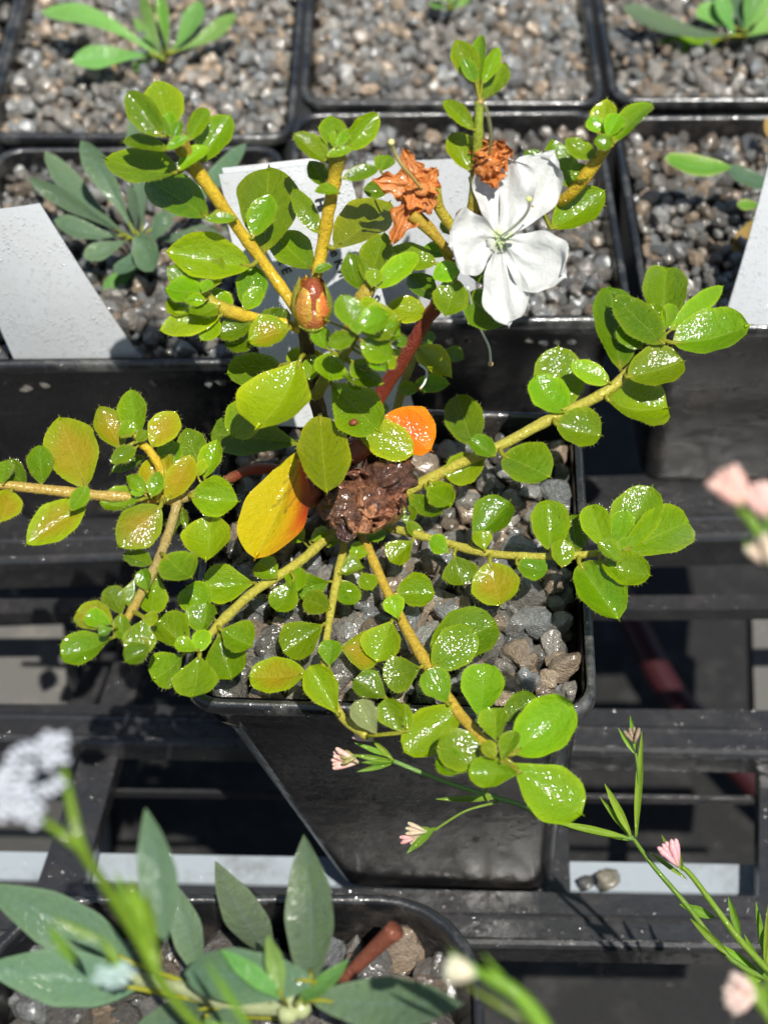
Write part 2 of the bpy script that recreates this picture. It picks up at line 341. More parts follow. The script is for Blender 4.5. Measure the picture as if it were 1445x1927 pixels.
def pot(name, c, h, label, rot=0, base=None, basec=None, H=9.5, gz=-.8, rc=1.0, group=None, z0=0, stones=300, ss=(.3, .62), tone=1.0, brown=.15, level=0):
    c = np.array(c, float); h2 = base or min(np.atleast_1d(h))*.68; bc = np.array(basec if basec is not None else c, float)
    hx, hy = (h, h) if not np.ndim(h) else h
    if np.ndim(h): h2 = base or min(h)*.68
    R = root(name, (c[0], c[1], -H), label=label, cat='pot', group=group)
    def at(f): return c*(1-f)+bc*f
    mb = MB(); rr = []
    for f, dx in ((0.02, -.10), (.12, -.12), (.13, -.2), (.5, -.2), (.97, -.2), (1.0, -.5)):
        rr.append(rring((hx+dx)*(1-f)+h2*f, (hy+dx)*(1-f)+h2*f, rc*(1-.1*f), z0-H*f, at(f), rot))
    rr.append(rring(h2*.5, h2*.5, rc*.5, z0-H, at(1), rot))
    loft(mb, rr, close=True)
    # inside wall
    loft(mb, [rring((hx-.21)*(1-f)+(h2-.2)*f, (hy-.21)*(1-f)+(h2-.2)*f, rc*.8, z0-.02-H*f, at(f), rot) for f in (.0, .15, .4)])
    mb.build('wall', M_pot, R)
    mb = MB(); prof = [(-.14, -.36), (0.02, -.34), (.05, -.28), (.05, -.08), (.02, -.01), (-.03, .03), (-.10, .03), (-.15, 0), (-.18, -.1), (-.19, -.5)]
    loft(mb, [rring(hx+a, hy+a, rc+a*.5, z0+zz, at(-zz/H), rot) for a, zz in prof]); mb.build('rim', M_rim, R)
    # grit
    G = MB(); top = z0+gz
    q = rring(hx-.3, hy-.3, rc*.8, top-.35, at(.1), rot); q[:, 2] -= .35; G.add(q, [tuple(range(len(q)))], mi=1)
    ca, sa = math.cos(rot), math.sin(rot)
    ins = .26 if ss[1] > .8 else .18
    for layer, (cnt, dz) in enumerate(((stones, -.55), (stones, -.32), (stones, -.1), (int(stones*.35), .12))):
        P = np.zeros((0, 3))
        for tries in range(cnt*14):
            if len(P) >= cnt: break
            r = ss[0]+(ss[1]-ss[0])*rng.random()**1.5; r *= .5
            x, y = rng.uniform(-hx+ins+r, hx-ins-r), rng.uniform(-hy+ins+r, hy-ins-r)
            if len(P) and (np.hypot(P[:, 0]-x, P[:, 1]-y) < (P[:, 2]+r)*.76).any(): continue
            P = np.vstack([P, (x, y, r)])
        for x, y, r in P:
            X, Y = x*ca-y*sa+at(.07)[0], x*sa+y*ca+at(.07)[1]
            if level and layer == 3 and rng.random() < .3: continue
            V, Fc = STONES[rng.integers(len(STONES))]
            A = np.linalg.qr(rng.normal(size=(3, 3)))[0]; sc = np.array([1, rng.uniform(.75, 1.05), rng.uniform(.62, .9)])*r*1.18
            k = rng.random(); g_ = rng.uniform(.10, .33)*tone
            if k < brown: C = np.array((1.25, .95, .66))*g_*1.25
            elif k < brown+.1: C = np.array((1, 1, .95))*min(.42, g_*2.2)
            elif k < brown+.34: C = np.array((.95, 1, 1.0))*g_
            else: C = np.array((1.08, 1, .87))*g_
            G.add((V*sc)@A+np.array([X, Y, top+dz+rng.uniform(-.08, .1)]), Fc, C)
    return R, G
def stone_mesh(sub):
    V, Fc = ICO[sub]; V = V.copy(); n = 10
    nr = rng.normal(size=(n, 3)); nr /= np.linalg.norm(nr, axis=1)[:, None]; d = rng.uniform(.5, .9, n)
    dots = V@nr.T; rad = np.where(dots > .05, d/np.maximum(dots, .05), 9).min(1); rad = np.minimum(rad, 1.12)
    V = V*rad[:, None]; ph = rng.uniform(0, 6, 3)
    V *= (1+.03*np.sin(V@np.array([7, 5, 6])+ph[0])+.02*np.sin(V@np.array([-9, 11, 8])+ph[1]))[:, None]
    return V, Fc
STONES = [stone_mesh(3) for _ in range(14)]
def grit(G, label, name='grit'):
    o = G.build(name, [M_grit, M_soil], smooth=False); tag(o, label, 'grit', kind='stuff'); return o
R, G = pot('azalea_pot', (.25, .05), 4.62, 'square black plastic pot with wet rim holding the azalea, tapering down to the right', rot=math.radians(-2.2),
           base=2.95, basec=(1.75, -.95), H=10, gz=-.5, rc=.85, stones=190, ss=(.5, 1.05), tone=1.12, brown=.24)
grit(G, 'coarse wet grey grit around the azalea in the foremost square pot')
STONES = [stone_mesh(2) for _ in range(14)]
for (c_, h_, lab, gl, tn) in (
        ((2.0, 12.7), 4.72, 'square black pot of grit behind the white azalea flower, dividers on both sides', 'grey grit in the middle pot behind the white flower', .95),
        ((11.9, 12.5), 4.75, 'square black pot of grit at the right, behind the white label with the variegated seedling', 'grey grit in the right pot around the variegated seedling', .95),
        ((-7.35, 11.0), (4.3, 4.65), 'square black pot at the left holding the sage green seedling and a big blank label', 'grit in the left pot around the sage green seedling', .95),
        ((2.15, 22.6), 4.72, 'square black pot of pale grit at the top middle of the picture', 'pale grey grit in the top middle pot', 1.5),
        ((11.9, 22.8), 4.75, 'square black pot of grit in the top right corner under the leafy seedling', 'grey grit in the top right pot', 1.25),
        ((-7.5, 20.9), 4.72, 'square black pot of pale grit at the top left holding the bright green seedling', 'pale brown and grey grit in the top left pot', 1.5)):
    R, G = pot('square_pot', c_, h_, lab, rot=math.radians(rng.uniform(-1.2, 1.2)), H=7.2, gz=-.5, base=3.95, rc=.75, stones=430, ss=(.33, .64), tone=tn, brown=.2,
               group='square black pots of grit in rows behind the azalea')
    grit(G, gl)
for (c_, h_, lab) in (((-17, 20.6), 4.7, 'black pot just inside the left edge above the blank label'), ((-16.2, 10.5), 4.4, 'black pot cut off by the left edge beside the blank label')):
    R, G = pot('square_pot', c_, h_, lab, H=7.2, gz=-.9, rc=.75, stones=60, ss=(.5, .8), tone=1.0, group='square black pots of grit in rows behind the azalea')
    grit(G, 'grit in the '+lab)
# bottom-left pot with the grey-green plant, bottom-right pot
STONES = [stone_mesh(3) for _ in range(10)]
R, G = pot('round_cornered_pot', (-3.05, -14.0), 4.95, 'black pot with rounded corners at the bottom left holding the broad grey green plant', rc=2.0, H=9, gz=-.9, stones=150, ss=(.7, 1.15), tone=.85, brown=.2)
grit(G, 'large wet stones in the bottom left pot')
R, G = pot('square_pot', (7.9, -15.6), 4.6, 'dark blue black pot whose rim just enters the bottom right of the picture', rc=.9, H=8, gz=-1.4, stones=50, ss=(.6, .9), z0=-3.0)
grit(G, 'grit in the pot at the bottom right')
mb = MB(); V, Fc = STONES[2]; P = Z(1142, 1655, -11.1); mb.add(V*np.array([.42, .36, .34])+P, Fc, (.30, .27, .2)); mb.add(V*np.array([.28, .25, .2])+P+np.array([-.6, -.05, -.1]), Fc, (.08, .08, .075))
o = mb.build('pebble', [M_grit]); tag(o, 'tan pebble lying on the pale metal rail', 'pebble')

# ------------------------------------------------------------------ leaves
def prof_oval(t):  return np.sin(math.pi*np.clip(t, 0, 1)**1.22)**.50*(1-.06*t)
def prof_q(t): x = np.sin(math.pi*np.clip(t, 0, 1)**1.42); return np.where(t < .614, x**.85, x**.46)
def prof_mid(t): x = np.sin(math.pi*np.clip(t, 0, 1)**1.12); return np.where(t < .54, x**.62, x**.80)
def prof_point(t): return np.sin(math.pi*np.clip(t, 0, 1)**1.0)**.62
def prof_spoon(t): return np.clip(.16+.84*np.sin(math.pi*np.clip((t-.12)/.88, 0, 1)**1.7)**.9, 0, 1)*np.clip((1-t)/.06, 0, 1)**.5
def prof_lance(t): return np.clip(np.sin(math.pi*np.clip(t, 0, 1)**.9)**.9, 0, 1)
COLS = {  # centre, edge, blotch
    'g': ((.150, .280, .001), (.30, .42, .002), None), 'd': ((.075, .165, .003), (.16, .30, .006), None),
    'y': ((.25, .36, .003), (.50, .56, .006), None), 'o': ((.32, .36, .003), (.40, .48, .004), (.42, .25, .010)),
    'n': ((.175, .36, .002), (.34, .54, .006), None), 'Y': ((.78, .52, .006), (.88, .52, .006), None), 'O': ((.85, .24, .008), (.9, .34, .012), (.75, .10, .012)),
    'p': ((.24, .26, .11), (.34, .34, .16), None), 's': ((.10, .165, .105), (.15, .22, .14), None), 'S': ((.16, .33, .08), (.22, .40, .13), None),
    'v': ((.10, .27, .03), (.42, .48, .20), None), 't': ((.42, .24, .07), (.5, .3, .1), None), 'b': ((.20, .08, .03), (.3, .14, .05), None)}
def leaf_mesh(mb, P0, P1, n, w, kind='g', prof=prof_oval, cup=.22, bend=-.10, twist=0, hairs=60, nu=11, nv=17, wavy=.02, pet=None, droop=0, crumple=0, fold=0, mucro=True, hl=.075):
    P0 = np.asarray(P0, float); P1 = np.asarray(P1, float); L = np.linalg.norm(P1-P0); a = nrm(P1-P0); n = nrm(n-a*np.dot(n, a)); s = np.cross(a, n)
    T = np.linspace(0, 1, nv)**.97; U = np.linspace(-1, 1, nu); V = []; C = []; UVc = []
    hw = np.maximum(prof(T), 0); hw = hw/hw.max()*w/2
    cc, ce, cb = [np.array(x) if x is not None else None for x in COLS[kind]]
    jit = np.clip(1+rng.normal(-.05, .17), .6, 1.25); shift = rng.normal(0, .12); cc = cc*jit*np.array((1+shift, 1, 1)); ce = ce*jit*np.array((1+shift*.6, 1, 1))
    ph = rng.uniform(0, 6, 8)
    for i, t in enumerate(T):
        tw = twist*(t-.3)
        for u in U:
            z = cup*hw[i]*(u*u)*1.0 - .10*w*math.exp(-(u/.16)**2)*.35*math.sin(math.pi*min(1, t*1.05)) + bend*L*(math.sin(math.pi*t)) + droop*L*t*t
            z += fold*hw[i]*abs(u)
            z += wavy*w*math.sin(t*9+ph[0]+u*1.5)*abs(u)**2
            dx = 0
            if crumple:
                z += crumple*w*(.5*math.sin(t*11+u*4+ph[1])+.35*math.sin(t*7-u*9+ph[2])+.25*math.sin(u*15+t*4+ph[3])+.2*math.sin(t*23+ph[6]+u*6))*(.3+.7*t)
                dx = crumple*w*.5*math.sin(t*13+u*3+ph[4])*(.2+.8*t)
            uu = u*hw[i]*(1+.03*math.sin(t*19+ph[5]*u)*(abs(u) > .9))
            V.append(P0+a*(L*t+dx*.6)+s*(uu*math.cos(tw)-z*math.sin(tw)*0+dx)+n*(z+uu*math.sin(tw)))
            e = abs(u)**5*.8; e = max(e, max(0, (t-.9)/.1)*.6); c = cc*(1-e)+ce*e
            if kind == 'Y': u_ = -u; f = np.clip((u_+.0+.15*math.sin(t*7))*1.3, 0, 1)*np.clip((1.15-t)*1.6, 0, 1); c = c*(1-f)+np.array((.80, .20, .006))*f; fr = np.clip((-u-.55+.12*math.sin(t*11))*3.5, 0, 1)*np.clip((.8-t)*4, 0, 1); c = c*(1-fr)+np.array((.55, .05, .008))*fr; f2 = np.clip((-u-.5)*4, 0, 1)*np.clip(1-abs(t-.42)*5, 0, 1); c = c*(1-f2)+np.array((.28, .015, .01))*f2; f3 = np.clip(u*.9, 0, 1)*.6; c = c*(1-f3)+np.array((.55, .52, .01))*f3; f4 = np.clip((math.sin(t*43+u*9)*math.sin(u*23+t*13)-.35)*2.2, 0, .7)*(abs(u+.12) < .34)*(.16 < t < .55); c = c*(1-f4)+np.array((.16, .10, .015))*f4
            elif cb is not None:
                f = np.clip(.95-((u*.9)**2+((t-.5)*1.8)**2)*1.3+.25*math.sin(t*8+ph[3])*math.cos(u*5+ph[2]), 0, 1)*.75; c = c*(1-f)+cb*f
            f = max(0, 1-t/.14)*.6; c = c*(1-f)+np.array((.40, .40, .03))*f if kind in 'gdyon' else c
            C.append(c); UVc.append((u*.5+.5, t))
    Fc = [(i*nu+k, i*nu+k+1, (i+1)*nu+k+1, (i+1)*nu+k) for i in range(nv-1) for k in range(nu-1)]
    V = np.array(V); nb = len(V); mb.add(V, Fc, np.clip(np.array(C), 0, 1), UVc)
    if mucro:                                # pale pointed tip
        tip = V[(nv-1)*nu+nu//2]; q = w*.035
        mb.add([tip-a*q*2.5-s*q, tip-a*q*2.5+s*q, tip+a*q*2.2+n*q*.6, tip-a*q*2+n*q], [(0, 1, 2), (0, 2, 3), (1, 3, 2)], ce*1.2)
    if hairs:
        hv = []; hf = []; k = 0
        for j in range(hairs):
            if j < hairs*.8:
                t = rng.uniform(.12, 1.0); sd_ = rng.choice((-1, 1)); i = min(nv-1, int(t*(nv-1)+.5)); p = V[i*nu+(0 if sd_ < 0 else nu-1)]
                d = s*sd_*rng.uniform(.3, 1)+a*rng.uniform(-.1, 1.2)+n*rng.uniform(-.5, .9)
                if i >= nv-2: d = a+s*sd_*.5
            else:
                i, kk = rng.integers(2, nv-2), rng.integers(1, nu-1); p = V[i*nu+kk]; d = n*.6+a*.8+s*rng.uniform(-.3, .3)
            d = nrm(d)*rng.uniform(.3, 1.25)*hl; wv = nrm(np.cross(d, CAM-p))*.0027
            hv += [p-wv, p+wv, p+d]; hf.append((k, k+1, k+2)); k += 3
        mb.add(hv, hf, (.42, .40, .16))
    if pet is not None:
        Q = np.asarray(pet, float); r = min(.06, max(.03, w*.06)); m_ = (Q+P0)/2+n*.02
        inn = V[nu*2+nu//2]; tube(mb, [Q, m_, P0, inn-n*.01], [r*1.3, r, r*.9, r*.45], (.34, .33, .03), seg=6, sub=2)
    return V

NV = nrm(-FW*.52+np.array([0, 0, 1])*.62)     # leaves face half to the light above, half to the viewer side
def place_leaf(mb, b, t, wpx, z, lift=0, kind='g', nj=.22, prof=prof_oval, branchP=None, nbase=None, dep=None, **k):
    n = nrm((NV if nbase is None else nbase)+rng.normal(0, nj, 3)*np.array([1, 1, .6]))
    P0 = Z(b[0], b[1], z) if dep is None else D(b[0], b[1], dep)
    P0 = toward(P0, lift); t = (t[0]+(t[0]-b[0])*.03, t[1]+(t[1]-b[1])*.03)
    r = ray(*t); den = np.dot(r, n); den = den if abs(den) > .25 else -.25
    P1 = CAM+r*(np.dot(P0-CAM, n)/den)
    a = nrm(P1-P0); n2 = nrm(n-a*np.dot(n, a)); s = np.cross(a, n2)
    # scale the width so that it spans wpx across the long axis in the picture
    d = depth((P0+P1)/2); ax = np.array([t[0]-b[0], t[1]-b[1]], float); ax /= max(1e-6, np.linalg.norm(ax))
    v = nrm((P0+P1)/2-CAM); sv = s-v*np.dot(s, v); px = np.array([np.dot(sv, RT), -np.dot(sv, UP)]); pw = abs(px[0]*-ax[1]+px[1]*ax[0])
    w = wpx*1.10/F*d/max(pw, .55)
    leaf_mesh(mb, P0, P1, n2 if np.dot(n2, CAM-P0) > 0 else -n2, w, kind, prof=prof, pet=branchP, **k)
    return wpx*np.hypot(t[0]-b[0], t[1]-b[1])

# ------------------------------------------------------------------ the azalea
yb = (.58, .42, .04); yg = (.50, .48, .06); red = (.24, .032, .012); dk = (.05, .026, .014); amber = (.70, .50, .018); gry = (.42, .34, .12)
BR = {  # points (px, py, z), radii in px, colour
 'R1': ([(745, 938, .3), (770, 922, .6), (860, 875, 1.2), (935, 842, 1.6), (1040, 786, 2.1), (1135, 740, 2.6), (1190, 692, 3.0), (1240, 640, 3.4)], (10, 11, 10, 10, 10, 10, 10, 9), yg),
 'R2': ([(690, 985, .3), (760, 1000, .7), (820, 1016, .9), (910, 1040, 1.2), (1000, 1047, 1.5), (1090, 1045, 1.7), (1150, 1035, 2.0)], (8, 8, 8, 8, 7, 7, 6), yg),
 'R3': ([(675, 985, .3), (692, 1030, .55), (720, 1095, .6), (760, 1175, .7), (800, 1245, .8), (850, 1325, 1.0), (905, 1390, 1.2), (930, 1420, 1.4)], (9, 9, 9, 10, 11, 11, 10, 8), yb),
 'D1': ([(655, 985, .3), (645, 1040, .55), (630, 1110, .6), (618, 1180, .65), (612, 1260, .65), (640, 1345, .65), (690, 1385, .9)], (8, 8, 8, 7, 7, 8, 8), yg),
 'D2': ([(650, 985, .3), (612, 1015, .6), (560, 1060, .8), (480, 1112, 1.1), (415, 1172, 1.4), (375, 1215, 1.6)], (9, 9, 9, 9, 9, 7), yg),
 'L1': ([(630, 945, .5), (570, 905, 1.2), (520, 884, 1.7), (470, 884, 2.2), (430, 902, 2.6), (380, 925, 3.0), (330, 940, 3.2), (290, 935, 3.4)], (12, 11, 10, 10, 9, 9, 10, 10), (red, red, red, red, (.25, .12, .03), gry, amber)),
 'L2': ([(300, 938, 3.3), (240, 935, 3.5), (180, 932, 3.6), (100, 923, 3.8), (20, 914, 4), (-60, 905, 4.2)], (10, 10, 10, 10, 9, 8), (.52, .38, .08)),
 'L3': ([(335, 940, 3.2), (322, 990, 3.0), (300, 1050, 2.9), (275, 1100, 2.9), (245, 1155, 3.0), (222, 1185, 3.1)], (9, 9, 9, 9, 8, 6), (gry, gry, yb)),
 'L4': ([(305, 925, 3.4), (300, 880, 3.9), (283, 850, 4.2), (262, 830, 4.4), (255, 815, 4.6)], (8, 8, 8, 7, 5), amber),
 'T':  ([(680, 985, .0), (655, 930, 1.0), (622, 850, 2.4), (600, 770, 3.6), (583, 690, 4.9), (575, 620, 6.0), (578, 585, 6.5)], (17, 16, 15, 14, 13, 14, 12), dk),
 'UL': ([(572, 620, 6), (550, 572, 6.4), (500, 500, 7), (450, 432, 7.8), (405, 368, 8.6), (365, 312, 9.2), (335, 262, 10), (325, 240, 10.3)], (9, 10, 11, 11, 12, 14, 17, 11), (amber, amber, amber, amber, amber, (.5, .36, .04), (.3, .4, .03))),
 'UM': ([(585, 590, 6.3), (594, 530, 6.6), (606, 470, 7.1), (618, 400, 7.9), (630, 335, 8.6), (634, 295, 9.1), (640, 275, 9.3)], (10, 10, 12, 12, 13, 16, 11), (amber, amber, amber, amber, amber, (.42, .38, .04), (.3, .4, .03))),
 'U2': ([(574, 622, 6), (535, 608, 6.1), (490, 600, 6.2), (445, 590, 6.4), (405, 575, 6.6), (385, 550, 6.8)], (10, 9, 9, 13, 13, 9), (amber, amber, amber, (.5, .40, .03), (.38, .42, .03))),
 'RS': ([(650, 880, .9), (690, 790, 2.7), (720, 735, 3.5), (765, 665, 4.7), (800, 605, 5.6), (825, 570, 6.1), (850, 520, 6.8), (870, 470, 7.3)], (13, 14, 14, 14, 13, 14, 10, 9), (red, red, red, red, red, (.10, .02, .012), (.2, .05, .02))),
 'RU': ([(868, 490, 7.1), (880, 440, 7.6), (892, 380, 8.3), (897, 300, 9.2), (900, 240, 9.9), (902, 190, 10.4)], (8, 13, 12, 10, 9, 8), ((.25, .2, .03), (.4, .25, .03), (.34, .36, .03), (.34, .44, .03), (.3, .44, .03))),
 'RR': ([(880, 480, 6.6), (960, 430, 6.9), (1030, 390, 7.4), (1070, 368, 8.0), (1110, 320, 8.7), (1150, 262, 9.4)], (8, 8, 9, 11, 12, 9), amber),
 'SB': ([(738, 800, .6), (748, 765, 1.2), (760, 720, 1.8), (775, 680, 2.3), (790, 645, 2.7)], (7, 8, 8, 8, 6), (.34, .38, .06)),
 'UR': ([(640, 640, 5.6), (665, 600, 6.3), (682, 560, 6.9), (700, 535, 7.1)], (9, 10, 15, 11), (.48, .38, .04)),
 'CC': ([(592, 745, 4.0), (615, 710, 5.0), (640, 675, 6.0), (662, 640, 6.8), (672, 618, 7.1)], (12, 12, 11, 10, 7), (.28, .30, .04)),
 'RF': ([(855, 515, 6.9), (838, 475, 7.2), (812, 430, 7.6), (775, 395, 8.0)], (8, 8, 8, 9), (.50, .34, .03)),
}
K = {'A': (180, 50, 600/1445), 'C2': (640, 50, 805/1445), 'K1': (400, 280, 300/1445), 'K2': (600, 430, 300/1445), 'K3': (160, 700, 320/1445), 'K4': (100, 1000, 380/1445),
     'K5': (540, 1220, 570/1445), 'K6': (0, 650, 500/1445), 'C4': (380, 680, 620/1445), 'C5': (800, 500, 645/1445), 'Q': (400, 480, 460/1445), 'W': (700, 200, 400/1445),
     'Z1': (0, 0, 600/1445), 'Z2': (800, 0, 645/1445), 'Z3': (0, 1300, 900/1445), 'Z8': (745, 1127, 700/1445)}
def cv(k, x, y): o = K[k]; return (o[0]+x*o[2], o[1]+y*o[2])
